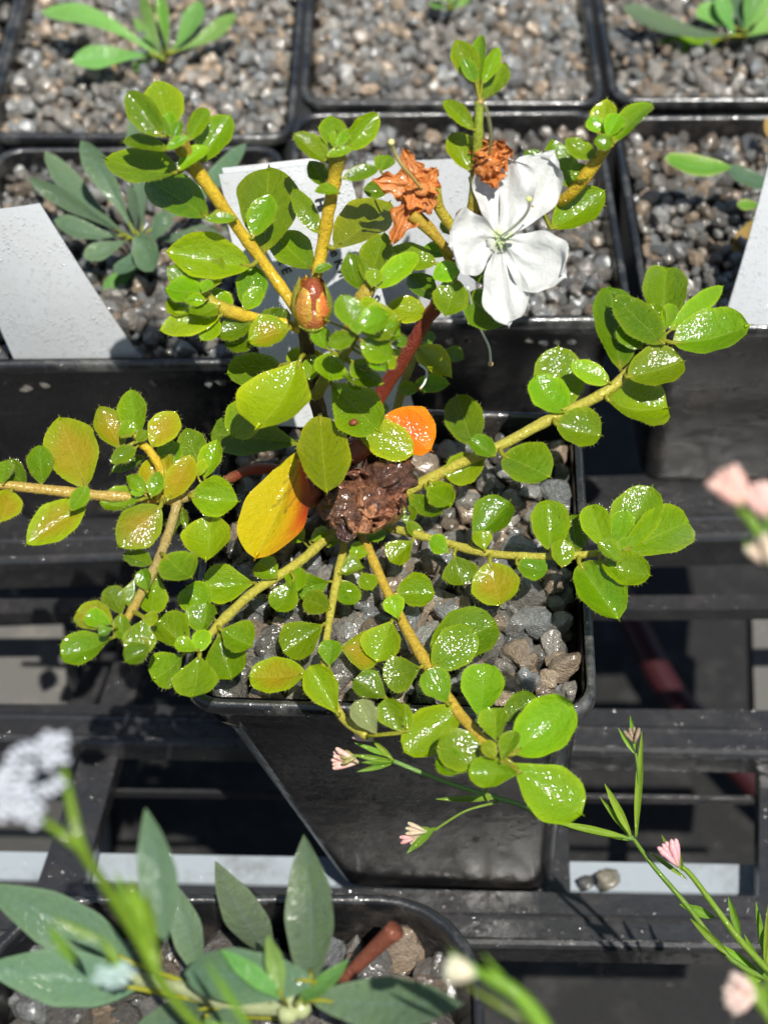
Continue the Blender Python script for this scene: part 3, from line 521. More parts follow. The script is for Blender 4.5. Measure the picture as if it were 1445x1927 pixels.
LV = [  # crop, branch, [(bx,by,tx,ty,w,kind,lift)]
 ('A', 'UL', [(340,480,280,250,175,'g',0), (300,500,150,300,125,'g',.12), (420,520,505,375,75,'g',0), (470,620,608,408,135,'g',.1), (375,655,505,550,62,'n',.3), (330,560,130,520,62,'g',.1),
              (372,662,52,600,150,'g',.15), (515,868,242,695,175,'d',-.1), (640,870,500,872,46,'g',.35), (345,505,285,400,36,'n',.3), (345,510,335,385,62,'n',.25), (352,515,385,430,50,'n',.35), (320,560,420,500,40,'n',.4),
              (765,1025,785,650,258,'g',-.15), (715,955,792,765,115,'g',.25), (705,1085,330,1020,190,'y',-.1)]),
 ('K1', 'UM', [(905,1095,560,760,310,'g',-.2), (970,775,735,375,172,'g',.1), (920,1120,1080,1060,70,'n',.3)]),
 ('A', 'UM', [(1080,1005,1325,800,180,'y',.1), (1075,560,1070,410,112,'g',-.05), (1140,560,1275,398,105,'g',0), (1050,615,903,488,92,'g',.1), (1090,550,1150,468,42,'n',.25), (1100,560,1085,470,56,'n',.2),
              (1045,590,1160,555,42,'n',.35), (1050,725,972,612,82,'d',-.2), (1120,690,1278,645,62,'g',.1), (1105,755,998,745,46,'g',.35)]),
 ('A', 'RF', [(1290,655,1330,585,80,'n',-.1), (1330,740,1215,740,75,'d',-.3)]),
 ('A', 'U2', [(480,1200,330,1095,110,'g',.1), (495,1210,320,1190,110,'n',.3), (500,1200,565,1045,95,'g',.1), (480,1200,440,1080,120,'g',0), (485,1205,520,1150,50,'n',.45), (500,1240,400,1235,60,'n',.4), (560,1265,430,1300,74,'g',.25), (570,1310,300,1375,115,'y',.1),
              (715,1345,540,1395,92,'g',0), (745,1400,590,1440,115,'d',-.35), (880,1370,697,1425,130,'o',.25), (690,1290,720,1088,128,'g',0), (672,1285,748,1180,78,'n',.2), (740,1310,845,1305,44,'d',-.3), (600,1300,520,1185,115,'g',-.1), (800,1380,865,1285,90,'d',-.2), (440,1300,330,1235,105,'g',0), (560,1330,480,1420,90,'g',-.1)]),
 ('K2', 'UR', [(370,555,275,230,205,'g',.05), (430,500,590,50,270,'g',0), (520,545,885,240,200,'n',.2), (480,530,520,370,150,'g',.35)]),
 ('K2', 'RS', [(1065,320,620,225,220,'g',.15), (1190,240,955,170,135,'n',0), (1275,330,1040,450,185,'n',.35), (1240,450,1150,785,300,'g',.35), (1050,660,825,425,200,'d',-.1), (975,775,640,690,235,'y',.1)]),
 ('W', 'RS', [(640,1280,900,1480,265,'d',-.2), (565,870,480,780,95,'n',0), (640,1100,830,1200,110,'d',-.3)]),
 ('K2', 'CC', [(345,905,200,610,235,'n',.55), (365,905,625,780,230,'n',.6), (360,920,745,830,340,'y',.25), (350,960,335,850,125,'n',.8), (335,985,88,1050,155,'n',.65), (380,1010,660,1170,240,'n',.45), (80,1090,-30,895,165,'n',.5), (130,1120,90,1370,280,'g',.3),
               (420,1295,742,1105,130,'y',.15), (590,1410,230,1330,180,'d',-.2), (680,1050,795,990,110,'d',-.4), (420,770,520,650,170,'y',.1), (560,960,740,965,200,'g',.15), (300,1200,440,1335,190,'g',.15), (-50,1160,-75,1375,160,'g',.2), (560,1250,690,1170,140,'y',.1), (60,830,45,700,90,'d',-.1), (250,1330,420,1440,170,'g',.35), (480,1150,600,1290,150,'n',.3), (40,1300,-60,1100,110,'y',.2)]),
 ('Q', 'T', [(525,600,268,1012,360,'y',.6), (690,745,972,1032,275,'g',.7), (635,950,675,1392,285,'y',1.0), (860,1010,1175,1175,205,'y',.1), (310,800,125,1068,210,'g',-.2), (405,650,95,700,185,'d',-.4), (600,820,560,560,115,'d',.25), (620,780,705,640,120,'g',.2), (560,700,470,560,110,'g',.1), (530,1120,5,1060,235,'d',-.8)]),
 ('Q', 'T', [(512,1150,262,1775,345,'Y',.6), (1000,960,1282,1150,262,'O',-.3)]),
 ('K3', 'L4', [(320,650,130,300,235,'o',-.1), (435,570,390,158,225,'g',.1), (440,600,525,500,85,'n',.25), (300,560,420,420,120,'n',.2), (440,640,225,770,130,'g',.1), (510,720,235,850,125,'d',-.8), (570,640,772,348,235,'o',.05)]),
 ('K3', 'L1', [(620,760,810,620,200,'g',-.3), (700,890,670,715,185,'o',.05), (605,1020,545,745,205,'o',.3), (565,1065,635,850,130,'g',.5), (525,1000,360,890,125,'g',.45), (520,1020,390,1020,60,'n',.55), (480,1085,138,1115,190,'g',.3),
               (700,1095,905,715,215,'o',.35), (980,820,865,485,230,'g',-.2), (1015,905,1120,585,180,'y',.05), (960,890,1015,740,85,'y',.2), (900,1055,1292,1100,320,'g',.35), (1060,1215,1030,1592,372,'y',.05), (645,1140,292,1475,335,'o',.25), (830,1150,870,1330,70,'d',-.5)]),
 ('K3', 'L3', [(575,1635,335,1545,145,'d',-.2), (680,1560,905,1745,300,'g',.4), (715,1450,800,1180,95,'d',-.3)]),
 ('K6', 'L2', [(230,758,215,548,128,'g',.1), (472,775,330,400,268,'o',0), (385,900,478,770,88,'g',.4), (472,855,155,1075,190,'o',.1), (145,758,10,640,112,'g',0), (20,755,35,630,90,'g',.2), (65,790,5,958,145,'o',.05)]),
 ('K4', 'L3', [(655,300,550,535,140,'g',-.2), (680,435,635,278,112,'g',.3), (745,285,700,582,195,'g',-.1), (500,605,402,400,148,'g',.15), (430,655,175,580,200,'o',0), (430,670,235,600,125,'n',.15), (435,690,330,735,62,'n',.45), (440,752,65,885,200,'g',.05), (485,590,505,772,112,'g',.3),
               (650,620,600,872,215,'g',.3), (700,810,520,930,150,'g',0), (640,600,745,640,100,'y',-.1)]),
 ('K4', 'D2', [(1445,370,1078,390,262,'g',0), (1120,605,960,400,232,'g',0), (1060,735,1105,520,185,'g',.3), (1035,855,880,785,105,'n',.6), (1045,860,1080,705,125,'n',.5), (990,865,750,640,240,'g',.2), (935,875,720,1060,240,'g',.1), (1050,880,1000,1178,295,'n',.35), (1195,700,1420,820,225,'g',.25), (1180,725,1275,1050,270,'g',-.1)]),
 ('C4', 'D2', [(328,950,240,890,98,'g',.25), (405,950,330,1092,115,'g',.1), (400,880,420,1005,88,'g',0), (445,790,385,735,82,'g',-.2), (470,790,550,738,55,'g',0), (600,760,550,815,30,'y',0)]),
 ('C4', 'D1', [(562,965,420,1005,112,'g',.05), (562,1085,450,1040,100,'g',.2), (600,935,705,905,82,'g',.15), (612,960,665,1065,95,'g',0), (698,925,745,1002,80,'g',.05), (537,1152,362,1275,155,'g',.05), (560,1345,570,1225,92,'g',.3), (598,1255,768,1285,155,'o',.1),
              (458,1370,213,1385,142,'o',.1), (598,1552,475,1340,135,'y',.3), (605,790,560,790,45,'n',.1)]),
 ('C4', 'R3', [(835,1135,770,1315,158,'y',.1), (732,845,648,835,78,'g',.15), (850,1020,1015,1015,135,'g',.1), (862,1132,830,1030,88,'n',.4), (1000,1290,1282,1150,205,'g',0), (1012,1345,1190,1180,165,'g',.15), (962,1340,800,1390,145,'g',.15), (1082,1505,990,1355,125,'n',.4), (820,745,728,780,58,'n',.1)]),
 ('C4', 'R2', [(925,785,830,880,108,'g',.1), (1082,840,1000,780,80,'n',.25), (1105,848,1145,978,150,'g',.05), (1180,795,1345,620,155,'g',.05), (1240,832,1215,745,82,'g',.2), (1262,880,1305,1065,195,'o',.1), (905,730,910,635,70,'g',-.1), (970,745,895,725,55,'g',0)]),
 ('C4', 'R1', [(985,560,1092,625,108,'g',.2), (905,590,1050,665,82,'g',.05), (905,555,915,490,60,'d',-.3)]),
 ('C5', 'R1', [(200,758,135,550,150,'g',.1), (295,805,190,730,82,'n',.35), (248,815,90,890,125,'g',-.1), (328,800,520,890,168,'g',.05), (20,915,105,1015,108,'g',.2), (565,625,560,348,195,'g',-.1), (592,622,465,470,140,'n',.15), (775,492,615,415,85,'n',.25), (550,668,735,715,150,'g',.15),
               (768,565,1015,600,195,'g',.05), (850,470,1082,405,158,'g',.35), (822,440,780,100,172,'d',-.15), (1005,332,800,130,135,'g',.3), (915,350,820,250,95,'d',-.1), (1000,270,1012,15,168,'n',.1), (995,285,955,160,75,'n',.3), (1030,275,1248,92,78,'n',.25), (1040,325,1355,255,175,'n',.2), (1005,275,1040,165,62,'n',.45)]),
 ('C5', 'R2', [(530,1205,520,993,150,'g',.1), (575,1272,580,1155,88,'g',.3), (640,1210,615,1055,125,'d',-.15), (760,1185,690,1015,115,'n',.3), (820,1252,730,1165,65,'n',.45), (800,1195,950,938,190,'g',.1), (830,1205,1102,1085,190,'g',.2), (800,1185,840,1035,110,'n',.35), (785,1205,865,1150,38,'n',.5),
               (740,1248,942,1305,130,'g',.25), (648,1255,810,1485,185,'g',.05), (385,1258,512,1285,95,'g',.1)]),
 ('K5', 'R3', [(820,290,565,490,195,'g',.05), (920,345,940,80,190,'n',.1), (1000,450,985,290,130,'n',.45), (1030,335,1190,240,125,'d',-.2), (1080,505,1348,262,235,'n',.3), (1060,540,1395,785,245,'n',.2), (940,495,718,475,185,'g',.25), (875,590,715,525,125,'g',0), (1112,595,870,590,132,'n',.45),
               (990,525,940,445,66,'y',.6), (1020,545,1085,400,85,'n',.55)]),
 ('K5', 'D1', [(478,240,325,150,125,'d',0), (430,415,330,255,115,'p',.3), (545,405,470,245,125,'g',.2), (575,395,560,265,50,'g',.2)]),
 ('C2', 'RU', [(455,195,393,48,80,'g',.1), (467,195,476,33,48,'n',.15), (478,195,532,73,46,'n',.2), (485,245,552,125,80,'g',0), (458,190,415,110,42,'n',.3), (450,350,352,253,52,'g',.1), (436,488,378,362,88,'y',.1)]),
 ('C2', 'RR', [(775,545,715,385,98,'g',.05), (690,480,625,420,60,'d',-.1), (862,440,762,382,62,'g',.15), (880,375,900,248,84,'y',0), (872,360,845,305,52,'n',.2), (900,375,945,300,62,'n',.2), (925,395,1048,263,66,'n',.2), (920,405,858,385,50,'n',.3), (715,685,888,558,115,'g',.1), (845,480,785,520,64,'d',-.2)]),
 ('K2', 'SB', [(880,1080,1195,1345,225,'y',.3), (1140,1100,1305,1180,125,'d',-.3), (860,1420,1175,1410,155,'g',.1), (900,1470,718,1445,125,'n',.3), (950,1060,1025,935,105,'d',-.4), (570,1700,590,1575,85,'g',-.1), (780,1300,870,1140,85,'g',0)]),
]
azalea = root('azalea_plant', Z(670, 985, -.6), label='dwarf azalea with glossy round leaves, a white flower and withered orange blooms, foremost pot', cat='plant')
brobj = {}; brpts = {}
for k, (pts, rad, colr) in BR.items():
    W3 = [Z(*p) for p in pts]; R3 = [r/F*depth(w) for r, w in zip(rad, W3)]
    brpts[k] = (np.array([(p[0], p[1]) for p in pts], float), np.array([p[2] for p in pts]), np.array(W3))
    mb = MB(); tube(mb, W3, R3, colr, seg=12, sub=6, wob=.05)
    # fine hairs on the stem
    PP = smooth_path([list(p)+[r] for p, r in zip(W3, R3)], 14); hv = []; hf = []; q = 0
    for j in range(int(len(PP)*1.6)):
        p = PP[rng.integers(len(PP))]; d = nrm(rng.normal(size=3)); c0 = p[:3]+d*p[3]*.9; d2 = nrm(d+rng.normal(0, .4, 3))*.07; wv = nrm(np.cross(d2, CAM-c0))*.004
        hv += [c0-wv, c0+wv, c0+d2]; hf.append((q, q+1, q+2)); q += 3
    mb.add(hv, hf, (.45, .36, .14))
    nm = 'trunk' if k == 'T' else 'branch'
    brobj[k] = mb.build(nm, M_stem, azalea, origin=W3[0])
def near_on(k, p):
    P2, zz, W3 = brpts[k]; best = None
    for i in range(len(P2)-1):
        a, b_ = P2[i], P2[i+1]; t = np.clip(np.dot(p-a, b_-a)/max(1e-6, np.dot(b_-a, b_-a)), 0, 1); d = np.linalg.norm(a+(b_-a)*t-p)
        if best is None or d < best[0]: best = (d, zz[i]*(1-t)+zz[i+1]*t, W3[i]*(1-t)+W3[i+1]*t)
    return best
leaves = []
for crop, br, L in LV:
    for (bx, by, tx, ty, w, kd, lift) in L:
        b0 = cv(crop, bx, by); t0 = cv(crop, tx, ty); wp = w*K[crop][2]; d, z, Q = near_on(br, np.array(b0))
        mb = MB(); kk = {}
        if kd == 'Y': kk = dict(cup=.12, bend=-.04, hairs=24, wavy=.01, nu=25, nv=33, prof=lambda t: np.sin(math.pi*np.clip(t, 0, 1)**1.4)**.62)
        elif kd == 'O': kk = dict(cup=.5, bend=.05, hairs=24)
        else:
            asp = wp/max(1, np.hypot(t0[0]-b0[0], t0[1]-b0[1]))
            kk = dict(cup=rng.uniform(.05, .5), bend=rng.uniform(-.12, .06) if asp > .45 else .06, twist=rng.normal(0, .15), fold=rng.choice((0, 0, .12, .25)), hairs=80 if wp > 28 else 46,
                      prof=prof_point if (asp < .5 and kd in 'ng') else prof_q if crop in ('Q', 'K4', 'C4', 'K5') and rng.random() < .75 else (prof_mid if crop in ('A', 'C2', 'K1', 'K2', 'K3', 'K6') else prof_oval))
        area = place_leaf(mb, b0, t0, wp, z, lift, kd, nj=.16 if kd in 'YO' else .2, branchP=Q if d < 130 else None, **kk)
        leaves.append((area, mb, br, kd))
leaves.sort(key=lambda a: -a[0])
lab = {'Y': 'large yellow leaf flushed orange and red along one side', 'O': 'bright orange leaf', 'p': 'pale grey green curled leaf'}
rest = MB()
for i, (ar, mb, br, kd) in enumerate(leaves):
    m_ = M_matte if kd in 'YOp' else M_leaf
    if i < 100 or kd in 'YOp':
        o = mb.build('leaf', m_, brobj[br], origin=mb.V[0][5]); 
        if kd in lab: o['label'] = lab[kd]
    else: rest.merge(mb)
o = rest.build('small_leaves', M_leaf, azalea); tag(o, kind='stuff')

# buds, flowers
zf = 8.6
def petal(P0, px, py, wpx, dd, C, cup=.25, crumple=.03, name='petal', m_=None, parent=None, nseg=(15, 21), n=None, ruffle=.06, col=None, pt=False):
    if col is None: ruffle, crumple = .085, .036
    d0 = depth(P0); P1 = D(px, py, d0+dd); mb = MB(); L = np.linalg.norm(P1-P0); a = nrm(P1-P0)
    n = nrm(CAM-P0) if n is None else n; n = nrm(n-a*np.dot(n, a)); s = np.cross(a, n); nu, nv = nseg; w = wpx/F*d0
    ph = rng.uniform(0, 6, 6); V = []; Cc = []
    for i in range(nv):
        t = i/(nv-1); hw = w/2*(.2+.8*math.sin(math.pi*t**.8)**1.0)*(1+.25*math.sin(t*17+ph[1])) if pt else (.12+.88*math.sin(math.pi/2*min(1, t/.66))**1.15)*max(0, 1-max(0, (t-.66)/.34)**2.8)**.5*w/2*1.06
        for k in range(nu):
            u = -1+2*k/(nu-1)
            hwv = hw*(1+.05*math.sin(t*14+ph[0]+u*2)*abs(u))
            z = cup*hw*u*u+ruffle*w*abs(u)**2*math.sin(t*15+ph[1]+u)+.012*w*math.sin(u*26)*(1-t*.6)-.03*w*math.exp(-(u/.12)**2)
            z += crumple*w*(.9*math.sin(t*5+u*3+ph[2])+.9*math.sin(u*8+t*2.5+ph[3])+.45*math.sin(u*17+t*5+ph[5])+.3*math.sin(t*17+u*9+ph[4]))
            z += -.10*L*math.sin(math.pi*t)
            ln = L*t*(1-.07*u*u*t+.03*t*math.sin(u*7+ph[5]))
            V.append(P0+a*ln+s*hwv*u+n*z); Cc.append(np.array(C)*(1-.0*t) if t > .12 else np.array(C)*.5+np.array((.30, .38, .10)) if col is None else np.array(C))
    Fc = [(i*nu+k, i*nu+k+1, (i+1)*nu+k+1, (i+1)*nu+k) for i in range(nv-1) for k in range(nu-1)]
    mb.add(V, Fc, Cc); o = mb.build(name, m_ or M_petal, parent, origin=P0); return o, np.array(V), n, (nu, nv)
ctr = Z(*cv('W', 868, 900), zf-.6); ctr_d = depth(ctr)
stemP = Z(*cv('W', 690, 1010), 7.2)
mb = MB(); tube(mb, [stemP, (stemP+ctr)/2+np.array([0, .3, -.4]), ctr+FW*.55, ctr+FW*.05], [.07, .12, .2, .3], ((.3, .4, .08), (.6, .65, .4), (.85, .87, .75)), seg=14)
flower = mb.build('flower', M_petal, azalea, origin=ctr); flower['label'] = 'fresh white five petalled flower'
white = (.63, .64, .62); drops_at = []
for (px, py, w, dd) in ((925, 335, 400, -.2), (1235, 312, 360, -.05), (522, 945, 420, -.12), (1312, 1165, 400, -.1), (925, 1497, 290, .05)):
    q = cv('W', px, py); o, V, n_, (nu, nv) = petal(ctr, q[0], q[1], w*K['W'][2]*1.02, dd, white, parent=flower)
    o['label'] = 'white petal with wavy edge'
    for j in range(0):
        i = rng.integers(int(nv*.35), nv-2); k_ = rng.integers(2, nu-2); drops_at.append((V[i*nu+k_], n_))
for p, n_ in drops_at:
    mb = MB(); r = rng.uniform(.018, .045); blob(mb, p+n_*r*.35, (r, r, r*.62), sub=2, ax=n_); mb.build('water_drop', M_water, flower)
def style(pts, d0, r, C, parent, tipC=(.72, .66, .25), tr=1.9, zz=None):
    P = [Z(*q, z) for q, z in pts]; mb = MB(); tube(mb, P, [r*.9]+[r]*(len(P)-1), C, seg=8, sub=5); blob(mb, P[-1], r*tr, tipC, 2)
    return mb.build('pistil', M_style, parent, origin=P[0])
W_ = lambda x, y: cv('W', x, y)
style([(W_(875, 880), 8.1), (W_(960, 820), 8.6), (W_(1040, 740), 9.1), (W_(1066, 680), 9.5), (W_(1065, 632), 9.8)], 0, .032, (.72, .76, .55), flower, (.66, .70, .2))
for (a, b_) in (((880, 900), (1090, 680)),):
    P = [Z(*W_(*a), 8.1), Z(*W_((a[0]+b_[0])/2+10, (a[1]+b_[1])/2+15), 8.5), Z(*W_(*b_), 8.9)]; mb = MB(); tube(mb, P, [.016]*3, (.78, .80, .72), seg=6); blob(mb, P[-1], .028, (.45, .22, .05)); mb.build('stamen', M_style, flower)
for (x, y, x2, y2) in ((850, 1265, 905, 1215), (975, 1410, 990, 1370), (730, 905, 770, 885), (1160, 1190, 1240, 1188)):
    P = [toward(Z(*W_(x, y), 8.2), .55), toward(Z(*W_((x+x2)/2+6, (y+y2)/2+8), 8.2), .6), toward(Z(*W_(x2, y2), 8.2), .55)]
# withered orange flowers
def withered(name_label, c, z, petals, C, colv=.25):
    P0 = Z(*W_(*c), z); mb = MB(); blob(mb, P0, (.2, .2, .14), C, 3, .25); fl = mb.build('withered_flower', M_dead, azalea, origin=P0); fl['label'] = name_label
    for (x, y, w, dd, cr) in petals:
        q = W_(x, y); petal(P0, q[0], q[1], w*K['W'][2], dd, np.array(C)*rng.uniform(.8, 1.2), cup=.2, crumple=cr*.8, pt=True, m_=M_dead, parent=fl, name='withered_petal', nseg=(25, 35), ruffle=.12, col=1)
    return fl
oc = (.66, .25, .06)
f1 = withered('crisp orange brown withered star shaped flower', (330, 560), 8.6, [(0, 500, 190, .05, .07), (210, 285, 150, -.1, .07), (440, 420, 190, -.1, .08), (395, 740, 180, .15, .08), (130, 935, 190, .0, .10), (250, 700, 170, -.15, .08)], oc)
style([(W_(335, 560), 8.7), (W_(270, 480), 9.2), (W_(200, 400), 9.7), (W_(150, 310), 10.1), (W_(130, 245), 10.4)], 0, .036, (.62, .50, .16), f1, (.72, .68, .25))
f2 = withered('crumpled orange withered flower pressed against the upright shoot', (790, 370), 9.2, [(700, 190, 170, -.1, .12), (960, 300, 190, -.1, .10), (840, 560, 190, -.15, .11), (700, 330, 160, -.3, .12), (905, 225, 130, -.1, .12), (760, 480, 170, -.3, .12), (900, 350, 120, -.2, .1)], oc)
style([(W_(795, 330), 9.5), (W_(808, 200), 10.3), (W_(790, 80), 11.0), (W_(765, 0), 11.4), (W_(735, -30), 11.6)], 0, .034, (.55, .55, .22), f2, (.65, .35, .12), 1.3)
style([(W_(650, 1230), 7.0), (W_(680, 1370), 6.2), (W_(740, 1520), 5.3), (W_(795, 1640), 4.6), (W_(805, 1750), 3.9)], 0, .030, (.70, .73, .66), azalea, (.62, .38, .14), 2.2)
style([(cv('K2', 905, 1230), 3.5), (cv('K2', 975, 1290), 3.4), (cv('K2', 960, 1390), 3.3), (cv('K2', 920, 1450), 3.2)], 0, .03, (.60, .63, .56), azalea, (.5, .3, .12), 1.2)
for pts, r, C in (([(270, 735, 8.2), (400, 860, 7.8), (480, 940, 7.5), (545, 1010, 7.2)], 34, (.50, .36, .03)), ([(420, 570, 8.4), (455, 690, 8.0), (520, 790, 7.7), (565, 860, 7.4)], 40, (.48, .42, .03)),
                  ([(720, 480, 8.6), (725, 620, 8.3), (715, 720, 7.9), (700, 820, 7.5)], 52, (.32, .20, .03)), ([(770, 480, 8.7), (770, 600, 8.4), (740, 800, 7.7)], 38, (.36, .14, .03))):
    P = [Z(*W_(x, y), z) for x, y, z in pts]; k_ = K['W'][2]/F*40; mb = MB(); n_ = len(P)
    tube(mb, P, [r*k_*(1.1 if i == 0 else .8) for i in range(n_)], C, seg=10); mb.build('flower_stalk', M_stem, azalea, origin=P[0])
mb = MB(); leaf_mesh(mb, Z(*W_(600, 830), 7.6), Z(*W_(625, 690), 8.0), nrm(CAM), .32, 'b', prof=prof_point, hairs=6); mb.build('bud_scale', M_scale, azalea)
# big scaly bud in the fork
bc = Z(*cv('K1', 905, 1420), 6.9); axb = nrm(UP*1.0+FW*-.35); mb = MB(); blob(mb, bc, (.30, .30, .60), (.34, .07, .015), 3, .03, ax=axb); bud = mb.build('flower_bud', M_scale, azalea, origin=bc); bud['label'] = 'scaly reddish brown bud'
side = RT
for (ang, hh, wd, C, tw) in ((-.75, .42, .50, 'o1', 0), (1.0, .30, .50, 'o2', 0), (-.45, -.12, .40, 'o2', 0), (.38, .02, .50, 'o4', 0), (-1.7, .6, .5, 'gg', 0), (1.7, .5, .45, 'gg', 0), (0, -.45, .6, 'gg', 0), (-.7, -.1, .45, 'o1', 0), (2.6, .6, .5, 'o2', 0), (3.6, .6, .5, 'o2', 0)):
    COLS['q'] = {'o1': ((.55, .26, .03), (.62, .52, .05), None), 'o2': ((.50, .14, .02), (.60, .48, .06), None), 'o3': ((.40, .08, .015), (.55, .42, .04), None), 'o4': ((.42, .13, .03), (.6, .5, .06), None), 'gg': ((.30, .34, .03), (.55, .55, .06), None)}[C]
    dr_ = nrm(side*math.sin(ang)+nrm(CAM-bc)*math.cos(ang)); dr_ = nrm(dr_-axb*np.dot(dr_, axb))
    P0 = bc-axb*.55+dr_*.20; P1 = bc+axb*hh+dr_*.27; mb = MB(); leaf_mesh(mb, P0, P1, dr_, wd, 'q', cup=-.6, bend=.20, hairs=14, prof=prof_oval, hl=.06, nu=11); mb.build('bud_scale', M_scale, bud, origin=P0)
# brown rotted blooms at the crown
Qp = lambda x, y, z, l=0: toward(Z(*cv('Q', x, y), z), l)
cb = Qp(890, 1440, 1.0, .9); mb = MB(); blob(mb, cb, (.75, .6, .5), (.20, .075, .032), 4, .32, freq=4.5); blob(mb, Qp(1050, 1300, 1.2, 1.1), (.55, .5, .42), (.13, .05, .025), 4, .35, freq=5); blob(mb, Qp(760, 1490, 1.0, 1.0), (.5, .5, .4), (.16, .07, .035), 4, .35, freq=5)
rot_ = mb.build('rotted_flower', M_rot, azalea, origin=cb); rot_['label'] = 'wet dark brown rotted clump of flowers'
for (x, y, x2, y2, w, dd, cr, C) in ((870, 1400, 720, 1620, 230, -.3, .14, (.30, .13, .06)), (880, 1380, 950, 1640, 240, -.3, .14, (.30, .13, .065)), (900, 1400, 1120, 1530, 230, -.2, .15, (.22, .085, .04)), (960, 1350, 1150, 1380, 200, -.25, .15, (.26, .10, .045)),
                                     (830, 1330, 640, 1480, 180, -.1, .13, (.12, .04, .025)), (900, 1300, 1180, 1180, 170, -.1, .12, (.13, .045, .03)), (900, 1330, 1020, 1150, 140, -.2, .12, (.08, .03, .02)), (850, 1420, 770, 1280, 200, -.3, .14, (.18, .07, .035)), (780, 1560, 800, 1700, 100, 0, .1, (.06, .025, .02)),
                                     (1000, 1420, 860, 1500, 170, -.45, .15, (.33, .15, .07)), (900, 1480, 830, 1640, 150, -.4, .13, (.34, .16, .08))):
    q = cv('Q', x2, y2); petal(Qp(x, y, 1.0, 1.15), q[0], q[1], w*1.15*K['Q'][2], dd, np.array(C)*1.7, cup=.4, crumple=cr, m_=M_rot, parent=rot_, name='rotted_petal', nseg=(25, 33), ruffle=.12, col=1)
for pts, r in (([(520, 1300, 1.4, .9), (560, 1400, 1.2, .9), (620, 1450, 1.1, 1.0)], .27), ([(790, 1190, 1.6, 1.1), (870, 1140, 1.7, 1.1), (960, 1110, 1.7, 1.1)], .27)):
    mb = MB(); tube(mb, [Qp(*p) for p in pts], [r, r*1.05, r*.8], (.24, .045, .012), seg=12, wob=.06); mb.build('rotted_calyx', M_stem, rot_)
for (x, y, x2, y2) in ((960, 1180, 1010, 1155), (1130, 1230, 1170, 1175), (1110, 1440, 1155, 1525)):
    mb = MB(); P = [Qp(x, y, 1.2, 1.2), Qp((x+x2)/2+10, (y+y2)/2, 1.2, 1.35), Qp(x2, y2, 1.2, 1.4)]; tube(mb, P, [.04, .028, .028], (.07, .03, .02), seg=7); blob(mb, P[-1], .055, (.05, .025, .02)); mb.build('pistil', M_dead, rot_)
# rusty speck (a dried stamen cap) on one leaf
mb = MB(); blob(mb, Qp(836, 988, 3.9, .98), (.10, .09, .05), (.30, .08, .03), 2, .35); o = mb.build('plant_debris', M_dead); tag(o, 'tiny rusty brown flower scrap stuck on a round glossy leaf', 'plant scrap')

# ------------------------------------------------------------------ seedlings behind
def seedling(name, label, P, leaves_, kind, m_, lean=None, cat='seedling'):
    R = root(name, P, label=label, cat=cat)
    for (crop, bx, by, tx, ty, w, kd, z0, lift, kw) in leaves_:
        mb = MB(); b0, t0 = cv(crop, bx, by), cv(crop, tx, ty)
        kw = dict(kw); prof = kw.pop('prof', prof_spoon); nb = kw.pop('nb', None); pz = Z(*b0, z0); pz = toward(pz, lift)
        place_leaf(mb, b0, t0, w*K[crop][2]*(.84 if prof is prof_lance else .74), z0, lift, kd, nj=.25, prof=prof, nbase=nb, branchP=np.asarray(P)+np.array([0, 0, .3]) if kw.pop('join', True) else None, hairs=0, mucro=False, **kw)
        mb.build('leaf', m_, R, origin=pz)
    return R
UPN = nrm(-FW*.9+np.array([0, 0, .4])); e = {}
P = Z(*cv('Z1', 745, 320), -.8)
seedling('seedling', 'bright green narrow leaved seedling in the top left pot', P, [
    ('Z1', 745,270,205,60,115,'S',.2,.4,dict(bend=.14)), ('Z1', 700,250,335,275,120,'S',.2,.2,dict(bend=.05)), ('Z1', 740,260,615,80,62,'S',.2,.3,e), ('Z1', 745,255,645,-20,70,'S',.2,.3,e), ('Z1', 760,240,720,-40,70,'v',.2,.4,e),
    ('Z1', 770,240,905,10,105,'S',.2,.1,e), ('Z1', 780,240,1065,68,85,'S',.2,.2,e), ('Z1', 700,265,600,305,55,'v',.1,.2,e), ('Z1', 520,280,480,465,62,'t',-.3,.1,dict(join=False))], 'S', M_sage)
P = Z(*cv('Z1', 640, 1170), -.8); o_ = dict(join=True)
seedling('seedling', 'sage green spoon leaved seedling beside the big blank label in the left pot', P, [
    ('Z1', 600,1080,215,695,125,'s',.6,.3,e), ('Z1', 612,1060,375,645,140,'s',.6,.5,e), ('Z1', 560,1060,140,815,100,'s',.6,.7,e), ('Z1', 615,1050,590,845,62,'s',.6,.5,e), ('Z1', 645,1050,600,520,110,'s',.6,.0,e),
    ('Z1', 670,1050,1105,660,100,'s',.6,.0,e), ('Z1', 650,1070,1020,1035,95,'s',.6,.1,e), ('Z1', 620,1050,690,1225,150,'s',.6,.8,dict(prof=prof_oval)), ('Z1', 590,1075,385,1160,105,'s',.5,.5,e), ('Z1', 570,1070,255,1000,115,'s',.5,.2,e), ('Z1', 650,1190,475,1310,95,'S',-.2,.1,e), ('Z1', 680,1110,760,960,100,'s',.5,.2,e), ('Z1', 640,1090,540,1240,100,'s',.4,.3,e)], 's', M_sage)
P = Z(*cv('Z2', 1335, 200), -.8)
seedling('seedling', 'green seedling with a yellowing lower leaf in the top right corner', P, [
    ('Z2', 1325,150,845,30,95,'s',.3,.4,e), ('Z2', 1310,120,1165,20,115,'S',.3,.1,e), ('Z2', 1335,130,1320,-80,100,'s',.3,.3,e), ('Z2', 1350,130,1440,-20,95,'S',.3,.4,e), ('Z2', 1350,150,1500,60,95,'S',.3,.2,e), ('Z2', 1345,140,1400,-60,95,'S',.3,.2,e), ('Z2', 1310,160,1240,-30,80,'S',.3,.2,e), ('Z2', 1240,165,985,175,100,'n',-.2,.2,dict(prof=prof_oval))], 'S', M_sage)
